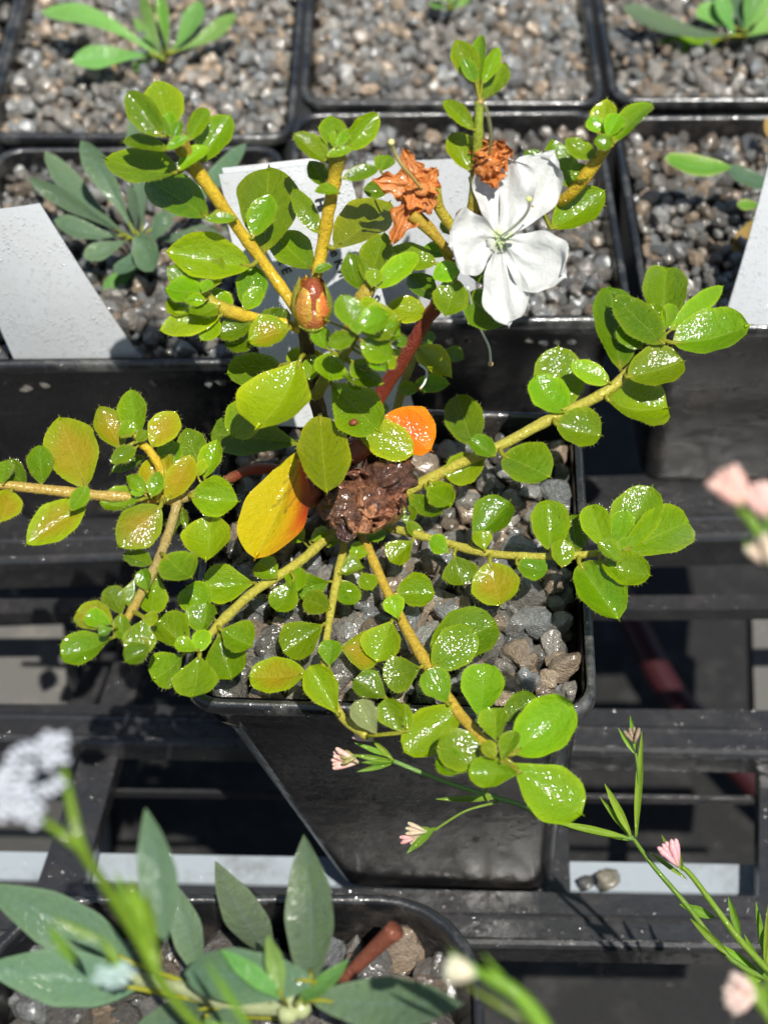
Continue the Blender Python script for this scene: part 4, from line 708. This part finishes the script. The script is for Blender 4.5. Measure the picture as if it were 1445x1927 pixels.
P = Z(850, -10, -.8)
seedling('seedling', 'green seedling tip cut off by the top edge in the middle pot', P, [('Z2', 100,20,40,-60,60,'S',.2,.2,e), ('Z2', 105,25,150,-70,60,'S',.2,.2,e), ('Z2', 100,35,20,10,50,'S',.1,.2,e), ('Z2', 110,40,190,-20,45,'S',.1,.2,e)], 'S', M_sage)
P = Z(*cv('Z2', 1500, 880), -.8)
seedling('seedling', 'variegated cream edged seedling behind the right hand blank label', P, [
    ('Z2', 1290,705,1015,668,105,'v',1.0,.6,dict(prof=prof_oval, join=False)), ('Z2', 1480,790,1275,705,82,'s',.9,.3,dict(prof=prof_oval)), ('Z2', 1440,860,1315,860,55,'v',.5,.2,e), ('Z2', 1380,930,1300,1065,75,'t',-.2,.2,dict(prof=prof_oval)), ('Z2', 1490,640,1440,500,60,'t',.4,.2,e)], 'v', M_sage)
# broad grey-green plant, bottom left
P = Z(*cv('Z3', 880, 1010), -.9)
sg = dict(prof=prof_lance)
gp = seedling('leafy_plant', 'broad grey green leaved plant in the bottom left pot', P, [
    ('Z3', 935,900,918,445,160,'s',1.6,.4,sg), ('Z3', 820,800,655,520,125,'s',1.3,.2,sg), ('Z3', 600,860,510,570,100,'s',1.2,.1,sg), ('Z3', 420,830,-40,590,170,'s',1.3,.6,sg), ('Z3', 420,900,-40,835,175,'s',1.2,.7,sg),
    ('Z3', 935,935,1388,945,160,'s',1.4,.8,sg), ('Z3', 950,880,570,850,190,'s',1.5,1.0,dict(prof=prof_oval)), ('Z3', 620,960,400,1030,110,'s',1.0,.5,sg), ('Z3', 620,980,760,1060,110,'s',1.0,.5,sg), ('Z3', 900,940,1050,815,60,'S',1.5,1.2,sg), ('Z3', 860,930,670,785,62,'S',1.5,1.6,sg), ('Z3', 850,920,810,740,60,'S',1.5,1.6,sg),
    ('Z3', 500,760,442,365,125,'s',2.6,3.2,dict(prof=prof_lance, join=False))], 's', M_sage, cat='plant')
mb = MB(); tube(mb, [Z(*cv('Z3', 330, 850), .9), Z(*cv('Z3', 420, 872), 1.1), Z(*cv('Z3', 560, 900), 1.2), Z(*cv('Z3', 700, 950), 1.2), Z(*cv('Z3', 880, 955), 1.3)], [.14, .14, .15, .15, .17], (.42, .46, .26), seg=9)
for q in ((880, 940), (900, 920), (870, 975), (910, 960), (895, 945)): blob(mb, Z(*cv('Z3', *q), 1.5), (.2, .2, .2), (.55, .60, .34), 2, .2)
mb.build('stem', M_matte, gp)
mb = MB(); tube(mb, [Z(*cv('Z3', 1195, 722), 1.2), Z(*cv('Z3', 1130, 780), .6), Z(*cv('Z3', 1030, 880), -.3)], [.20, .16, .12], (.24, .07, .035), seg=9); o = mb.build('twig', M_stem); tag(o, 'short reddish brown twig leaning over the stones of the bottom left pot', 'twig')

# ------------------------------------------------------------------ woodruff sprays with pink flowers (front right)
def spray(name, label, P): return root(name, P, label=label, cat='flower')
gs = (.17, .30, .045)
def stalk(parent, pts, r, C=gs, name='stem'):
    P = [D(*p) for p in pts]; mb = MB(); tube(mb, P, [r*.8]*len(P) if not np.ndim(r) else [x*.75 for x in r], C, seg=8, sub=5); return mb.build(name, M_matte, parent, origin=P[0])
def needle(parent, b, t, d, wpx, kind='S', dd=0, **k):
    P0 = D(b[0], b[1], d); P1 = D(t[0], t[1], d+dd); mb = MB(); COLS['S_'] = COLS['S']
    leaf_mesh(mb, P0, P1, nrm(CAM-P0+rng.normal(0, 8, 3)), wpx*(.62 if d < 30 else .85)/F*d, kind, prof=prof_lance, hairs=0, mucro=False, cup=.7, bend=-.03, nu=7, nv=13, wavy=0, **k); mb.build('leaf', M_matte, parent, origin=P0)
COLS['w'] = ((.20, .36, .035), (.30, .46, .05), None); COLS['k'] = ((.80, .42, .38), (.85, .6, .55), None); COLS['u'] = ((.78, .80, .84), (.82, .84, .88), None)
def floret(parent, c, d, n, ln, ang, C, r=.045, spread=.5, name='floret', open_=False):
    if not open_: spread *= .55; r *= .82; ln *= .85
    for j in range(n):
        a = ang+(j-(n-1)/2)*spread/max(1, n-1)*1.6; dx, dy = math.cos(a)*ln, math.sin(a)*ln; mb = MB()
        dj = d-rng.uniform(0, .25); q = [(c[0], c[1], dj), (c[0]+dx*.5, c[1]+dy*.5, dj-.02), (c[0]+dx, c[1]+dy, dj)]
        tube(mb, [D(*z) for z in q], [r*.55, r*.9, r*1.1], (np.array(C)*(.55, .8, .5), np.array(C), np.array(C)*1.05), seg=8)
        e_ = D(*q[-1])
        for m_ in range(4):
            if not open_:
                if m_ > 1: break
                ax_ = nrm(D(*q[2])-D(*q[1])); blob(mb, e_+ax_*r*(.2+m_*1.3)+RT*r*rng.uniform(-.3, .3), (r*(1.15-.3*m_), r*(1.15-.3*m_), r*(1.9-.5*m_)), np.array(C)*(1, 1+.12*m_, 1+.12*m_), 2, .12, ax=ax_); continue
            th = m_*1.57+j; off = (math.cos(th)*RT+math.sin(th)*UP)*r*(2.2 if open_ else .9); blob(mb, e_+off, (r*(1.7 if open_ else .75), r*(1.2 if open_ else .7), r*(.5 if open_ else .9)), C, 2, .1, ax=nrm(CAM-e_))
        mb.build(name, M_petal, parent, origin=D(*q[0]))
d = 35.0
sp1 = spray('woodruff_spray', 'thin green forked stems with tight pink buds lying across the front of the azalea pot', D(1470, 1850, d))
pk = (.74, .40, .36)
Y8 = lambda x, y: cv('Z8', x, y)
stalk(sp1, [(*Y8(1500, 1500), d), (*Y8(1300, 1400), d), (*Y8(1120, 1180), d+.2), (*Y8(1000, 1040), d+.3), (*Y8(920, 930), d+.3)], [.085, .085, .08, .07, .06])
stalk(sp1, [(*Y8(920, 930), d+.3), (*Y8(760, 905), d+.3), (*Y8(600, 860), d+.3), (*Y8(480, 800), d+.3), (*Y8(395, 775), d+.2), (*Y8(200, 715), d-.3), (*Y8(-10, 630), d-.5)], [.085, .08, .075, .075, .08, .07, .065], (.22, .38, .11))
stalk(sp1, [(*Y8(930, 925), d+.3), (*Y8(942, 800), d+.2), (*Y8(940, 680), d), (*Y8(930, 600), d)], [.05, .045, .04, .04])
stalk(sp1, [(*Y8(1450, 1450), d-.4), (*Y8(1330, 1320), d-.4), (*Y8(1240, 1200), d-.3), (*Y8(1150, 1080), d-.3), (*Y8(1110, 1040), d-.3)], [.1, .1, .09, .08, .07], (.22, .36, .04))
stalk(sp1, [(*Y8(395, 790), d+.2), (*Y8(280, 820), d), (*Y8(200, 865), d), (*Y8(150, 900), d)], [.045, .04, .04, .045], (.2, .3, .05))
for b_, t_, w, kd in (((910,930),(600,862),34,'w'), ((905,940),(640,865),24,'w'), ((915,925),(808,715),36,'w'), ((915,930),(788,765),26,'w'), ((930,925),(955,508),34,'w'), ((935,600),(908,450),26,'w'), ((930,605),(862,500),24,'w'), ((400,775),(150,778),28,'w'), ((360,790),(340,720),18,'w'),
                      ((155,885),(40,990),36,'w'), ((150,900),(60,895),28,'w'), ((1240,1240),(1098,1185),44,'w'), ((1130,1090),(985,985),22,'w'), ((1110,1060),(1030,915),30,'w'), ((1110,1060),(1085,940),34,'w'), ((1340,1320),(1288,1155),34,'w'), ((1430,1400),(1396,1175),32,'w'), ((1420,1470),(1240,1335),48,'w'), ((1440,1440),(1470,1250),34,'w'),
                      ((1300,1390),(1140,1240),36,'w'), ((1430,1430),(1445,1180),22,'w'), ((1420,1480),(1330,1480),34,'w'), ((1440,1480),(1350,1300),30,'w')):
    needle(sp1, Y8(*b_), Y8(*t_), d+rng.uniform(-.3, .25), w*K['Z8'][2], kd)
floret(sp1, Y8(1095, 1040), d-.4, 5, 42, math.radians(-115), (.80, .42, .44), r=.085, spread=.8)
floret(sp1, Y8(925, 560), d, 4, 22, math.radians(-100), (.30, .22, .14), r=.06, spread=1.2)
floret(sp1, Y8(120, 905), d, 5, 34, math.radians(175), (.62, .50, .34), r=.06, spread=1.2)
floret(sp1, Y8(70, 930), d-.1, 2, 20, math.radians(172), (.85, .42, .40), r=.055)
S6 = lambda x, y: cv('K5', x, y)
for b_, t_ in (((515,540),(350,545)), ((515,540),(300,505)), ((515,545),(330,590)), ((515,540),(400,430)), ((500,520),(320,450))): needle(sp1, S6(*b_), S6(*t_), d-.3, 12, 'w')
floret(sp1, S6(340, 545), d-.4, 6, 42, math.radians(190), (.82, .50, .42), r=.075, spread=.9)
floret(sp1, S6(410, 440), d-.4, 5, 30, math.radians(215), (.85, .58, .48), r=.065, spread=1.0)
floret(sp1, S6(330, 520), d-.5, 3, 22, math.radians(180), (.35, .32, .10), r=.06, spread=1.0)
# out-of-focus sprays nearer to the lens
d2 = 22.0
sp2 = spray('woodruff_spray', 'blurred green stem with white open flowers rising at the lower left', D(350, 1960, d2))
stalk(sp2, [(*cv('Z3', 640, 1060), 24), (*cv('Z3', 500, 900), 23.5), (*cv('Z3', 410, 730), 23), (*cv('Z3', 320, 590), 22.5), (*cv('Z3', 250, 480), d2), (*cv('Z3', 215, 340), d2), (*cv('Z3', 185, 200), d2)], [.1, .1, .13, .1, .1, .09, .07], (.2, .34, .03))
stalk(sp2, [(*cv('Z3', 250, 480), d2), (*cv('Z3', 170, 420), d2), (*cv('Z3', 100, 370), d2-.3)], [.1, .09, .08], (.2, .34, .03))
for b_, t_, w in (((400,740),(280,530),60), ((410,740),(350,540),50), ((480,860),(390,560),85), ((470,800),(440,600),60), ((330,760),(150,680),50), ((230,830),(140,700),55), ((380,880),(300,740),60), ((250,480),(180,190),32), ((600,1000),(790,1060),40), ((780,1060),(620,810),40)):
    needle(sp2, cv('Z3', *b_), cv('Z3', *t_), 23.0, w*.62, 'w')
for c_, a_ in (((170, 220), 250), ((140, 190), 290), ((90, 260), 200), ((60, 330), 180), ((110, 330), 150), ((40, 260), 200), ((150, 280), 60), ((20, 350), 180), ((165, 160), 270), ((70, 200), 240), ((10, 280), 180), ((90, 370), 120)):
    floret(sp2, cv('Z3', *c_), d2-.3, 2, 15, math.radians(a_), (.58, .61, .68), r=.036, spread=1.3, open_=True)
floret(sp2, cv('Z3', 340, 830), 23, 3, 26, math.radians(80), (.42, .56, .52), r=.045, spread=1.1, open_=True)
sp3 = spray('woodruff_spray', 'blurred yellow green shoot with a pale closed bud at the bottom centre', D(1050, 1990, 22))
stalk(sp3, [(1050, 1990, 22), (1010, 1915, 22), (960, 1860, 22), (905, 1830, 22)], [.16, .17, .13, .08], (.22, .42, .04))
for b_, t_, w in (((1000,1900),(840,1785),24), ((1010,1920),(905,1790),22), ((1000,1930),(870,1850),22), ((1020,1930),(950,1840),30)): needle(sp3, b_, t_, 22, w, 'w')
floret(sp3, (895, 1835), 22, 4, 38, math.radians(195), (.80, .72, .52), r=.09, spread=.8)
sp4 = spray('woodruff_spray', 'blurred pink flower heads entering from the right edge beside the dark slats', D(1500, 1080, 23))
stalk(sp4, [(1520, 1110, 23), (1440, 1020, 23), (1400, 960, 23)], [.12, .12, .1], (.22, .38, .06)); stalk(sp4, [(1530, 1120, 23), (1470, 1075, 23), (1430, 1040, 23)], [.1, .1, .1], (.22, .38, .06))
floret(sp4, (1395, 950), 23, 5, 48, math.radians(238), (.85, .50, .42), r=.12, spread=.9); floret(sp4, (1440, 975), 23, 4, 45, math.radians(255), (.85, .52, .46), r=.11, spread=.9); floret(sp4, (1450, 1060), 23, 3, 30, math.radians(235), (.80, .62, .45), r=.11, spread=.9)
for b_, t_, w in (((1420,1000),(1370,930),20), ((1430,1060),(1398,1010),20), ((1450,1010),(1440,940),20)): needle(sp4, b_, t_, 23, w, 'w')
sp5 = spray('woodruff_spray', 'blurred pale pink flower cluster in the bottom right corner', D(1480, 1960, 24))
stalk(sp5, [(1490, 1980, 24), (1440, 1900, 24), (1410, 1870, 24)], [.12, .12, .1], (.22, .36, .05))
floret(sp5, (1420, 1870), 24, 6, 36, math.radians(180), (.80, .58, .50), r=.10, spread=1.6)
for t_ in ((1375, 1850), (1450, 1830), (1480, 1860), (1400, 1820)): needle(sp5, (1440, 1885), t_, 24, 22, 'w')

# ------------------------------------------------------------------ plant labels
def label_tag(name, label, quad, th=.05, group=None, bow=.15):
    P = np.array(quad, float); c = P.mean(0); n = nrm(np.cross(P[1]-P[0], P[3]-P[0])); n = n if np.dot(n, CAM-c) > 0 else -n
    nx, ny = 7, 11; V = []; 
    for sgn in (1, -1):
        for j in range(ny):
            for i in range(nx):
                u, v = i/(nx-1), j/(ny-1); p = (P[0]*(1-u)+P[1]*u)*(1-v)+(P[3]*(1-u)+P[2]*u)*v
                V.append(p+n*(sgn*th/2+bow*math.sin(math.pi*u)*.6+bow*math.sin(math.pi*v)))
    Fc = []; o_ = nx*ny
    for j in range(ny-1):
        for i in range(nx-1):
            a = j*nx+i; Fc.append((a, a+1, a+nx+1, a+nx)); Fc.append((o_+a, o_+a+nx, o_+a+nx+1, o_+a+1))
    for i in range(nx-1): Fc += [(i, o_+i, o_+i+1, i+1), ((ny-1)*nx+i, (ny-1)*nx+i+1, o_+(ny-1)*nx+i+1, o_+(ny-1)*nx+i)]
    for j in range(ny-1): Fc += [(j*nx, (j+1)*nx, o_+(j+1)*nx, o_+j*nx), (j*nx+nx-1, o_+j*nx+nx-1, o_+(j+1)*nx+nx-1, (j+1)*nx+nx-1)]
    mb = MB(); mb.add(V, Fc); o = mb.build(name, M_tag, origin=(P[2]+P[3])/2, smooth=False); tag(o, label, 'label', group); return o, n
g_ = 'white plastic plant labels stuck in the pots'
label_tag('plant_label', 'big blank white label speckled with droplets standing in the left pot', [Z(-90, 400, 4.2), Z(76, 383, 4.2), Z(268, 676, -.3), Z(32, 686, -.3)], group=g_)
label_tag('plant_label', 'blank pale grey label cut off by the right edge', [Z(1450, 290, 4.0), Z(1600, 290, 4.0), Z(1580, 625, -.2), Z(1355, 622, -.2)], group=g_)
label_tag('plant_label', 'dirty speckled white label behind the withered orange flower', [Z(690, 303, 4.3), Z(885, 297, 4.3), Z(896, 600, -.2), Z(650, 620, -.2)], group=g_)
label_tag('plant_label', 'blank white label rearmost in the stack behind the azalea', [Z(418, 316, 4.6), Z(600, 296, 4.6), Z(690, 700, .2), Z(500, 700, .2)], bow=.05, group=g_)
label_tag('plant_label', 'blank white label in the middle of the stack behind the azalea', [Z(412, 328, 4.9), Z(600, 308, 4.9), Z(700, 720, .25), Z(495, 690, .25)], bow=.05, group=g_)
q0, q1, q3 = Z(422, 392, 4.9), Z(655, 318, 5.5), Z(520, 800, .0); nn_ = np.cross(q1-q0, q3-q0); r_ = ray(792, 815)
c0q = [q0, q1, CAM+r_*(np.dot(q0-CAM, nn_)/np.dot(r_, nn_)), q3]
lo, n_ = label_tag('plant_label', 'white label with handwritten black words foremost behind the azalea stems', c0q, bow=.05, group=g_)
c0 = [Z(422, 392, 4.9), Z(655, 318, 5.5), Z(792, 815, -.3), Z(520, 800, .0)]
def on_tag(px, py):
    r = ray(px, py); p0 = c0[0]; return CAM+r*(np.dot(p0-CAM, n_)/np.dot(r, n_)) + n_*.13
def text(s, p, q, hpx):
    """write s from pixel p towards pixel q on the label"""
    cu = bpy.data.curves.new('writing', 'FONT'); cu.body = s; cu.size = 1; cu.extrude = .01; cu.offset = .012
    t = bpy.data.objects.new('tmp', cu); COL.objects.link(t); dg = bpy.context.evaluated_depsgraph_get(); me = bpy.data.meshes.new_from_object(t.evaluated_get(dg))
    bpy.data.objects.remove(t); A, B = on_tag(*p), on_tag(*q); x = nrm(B-A); y = np.cross(n_, x); sc = hpx/F*depth(A)*1.35
    V = np.array([v.co[:] for v in me.vertices]); V = A+(V[:, :1]*x+V[:, 1:2]*y)*sc+V[:, 2:]*n_*.6
    mb = MB(); mb.add(V, [tuple(f.vertices) for f in me.polygons]); mb.build('writing', M_ink, lo, smooth=False)
text('rk E', (517, 478), (556, 572), 19)
text('in', (567, 480), (582, 545), 18)
text('Hi', (592, 372), (603, 420), 20)
text('te Kvi', (617, 464), (662, 580), 19)
text('ap', (690, 556), (722, 576), 20)
text('us', (752, 716), (760, 770), 17)
text('1a', (768, 765), (776, 815), 17)
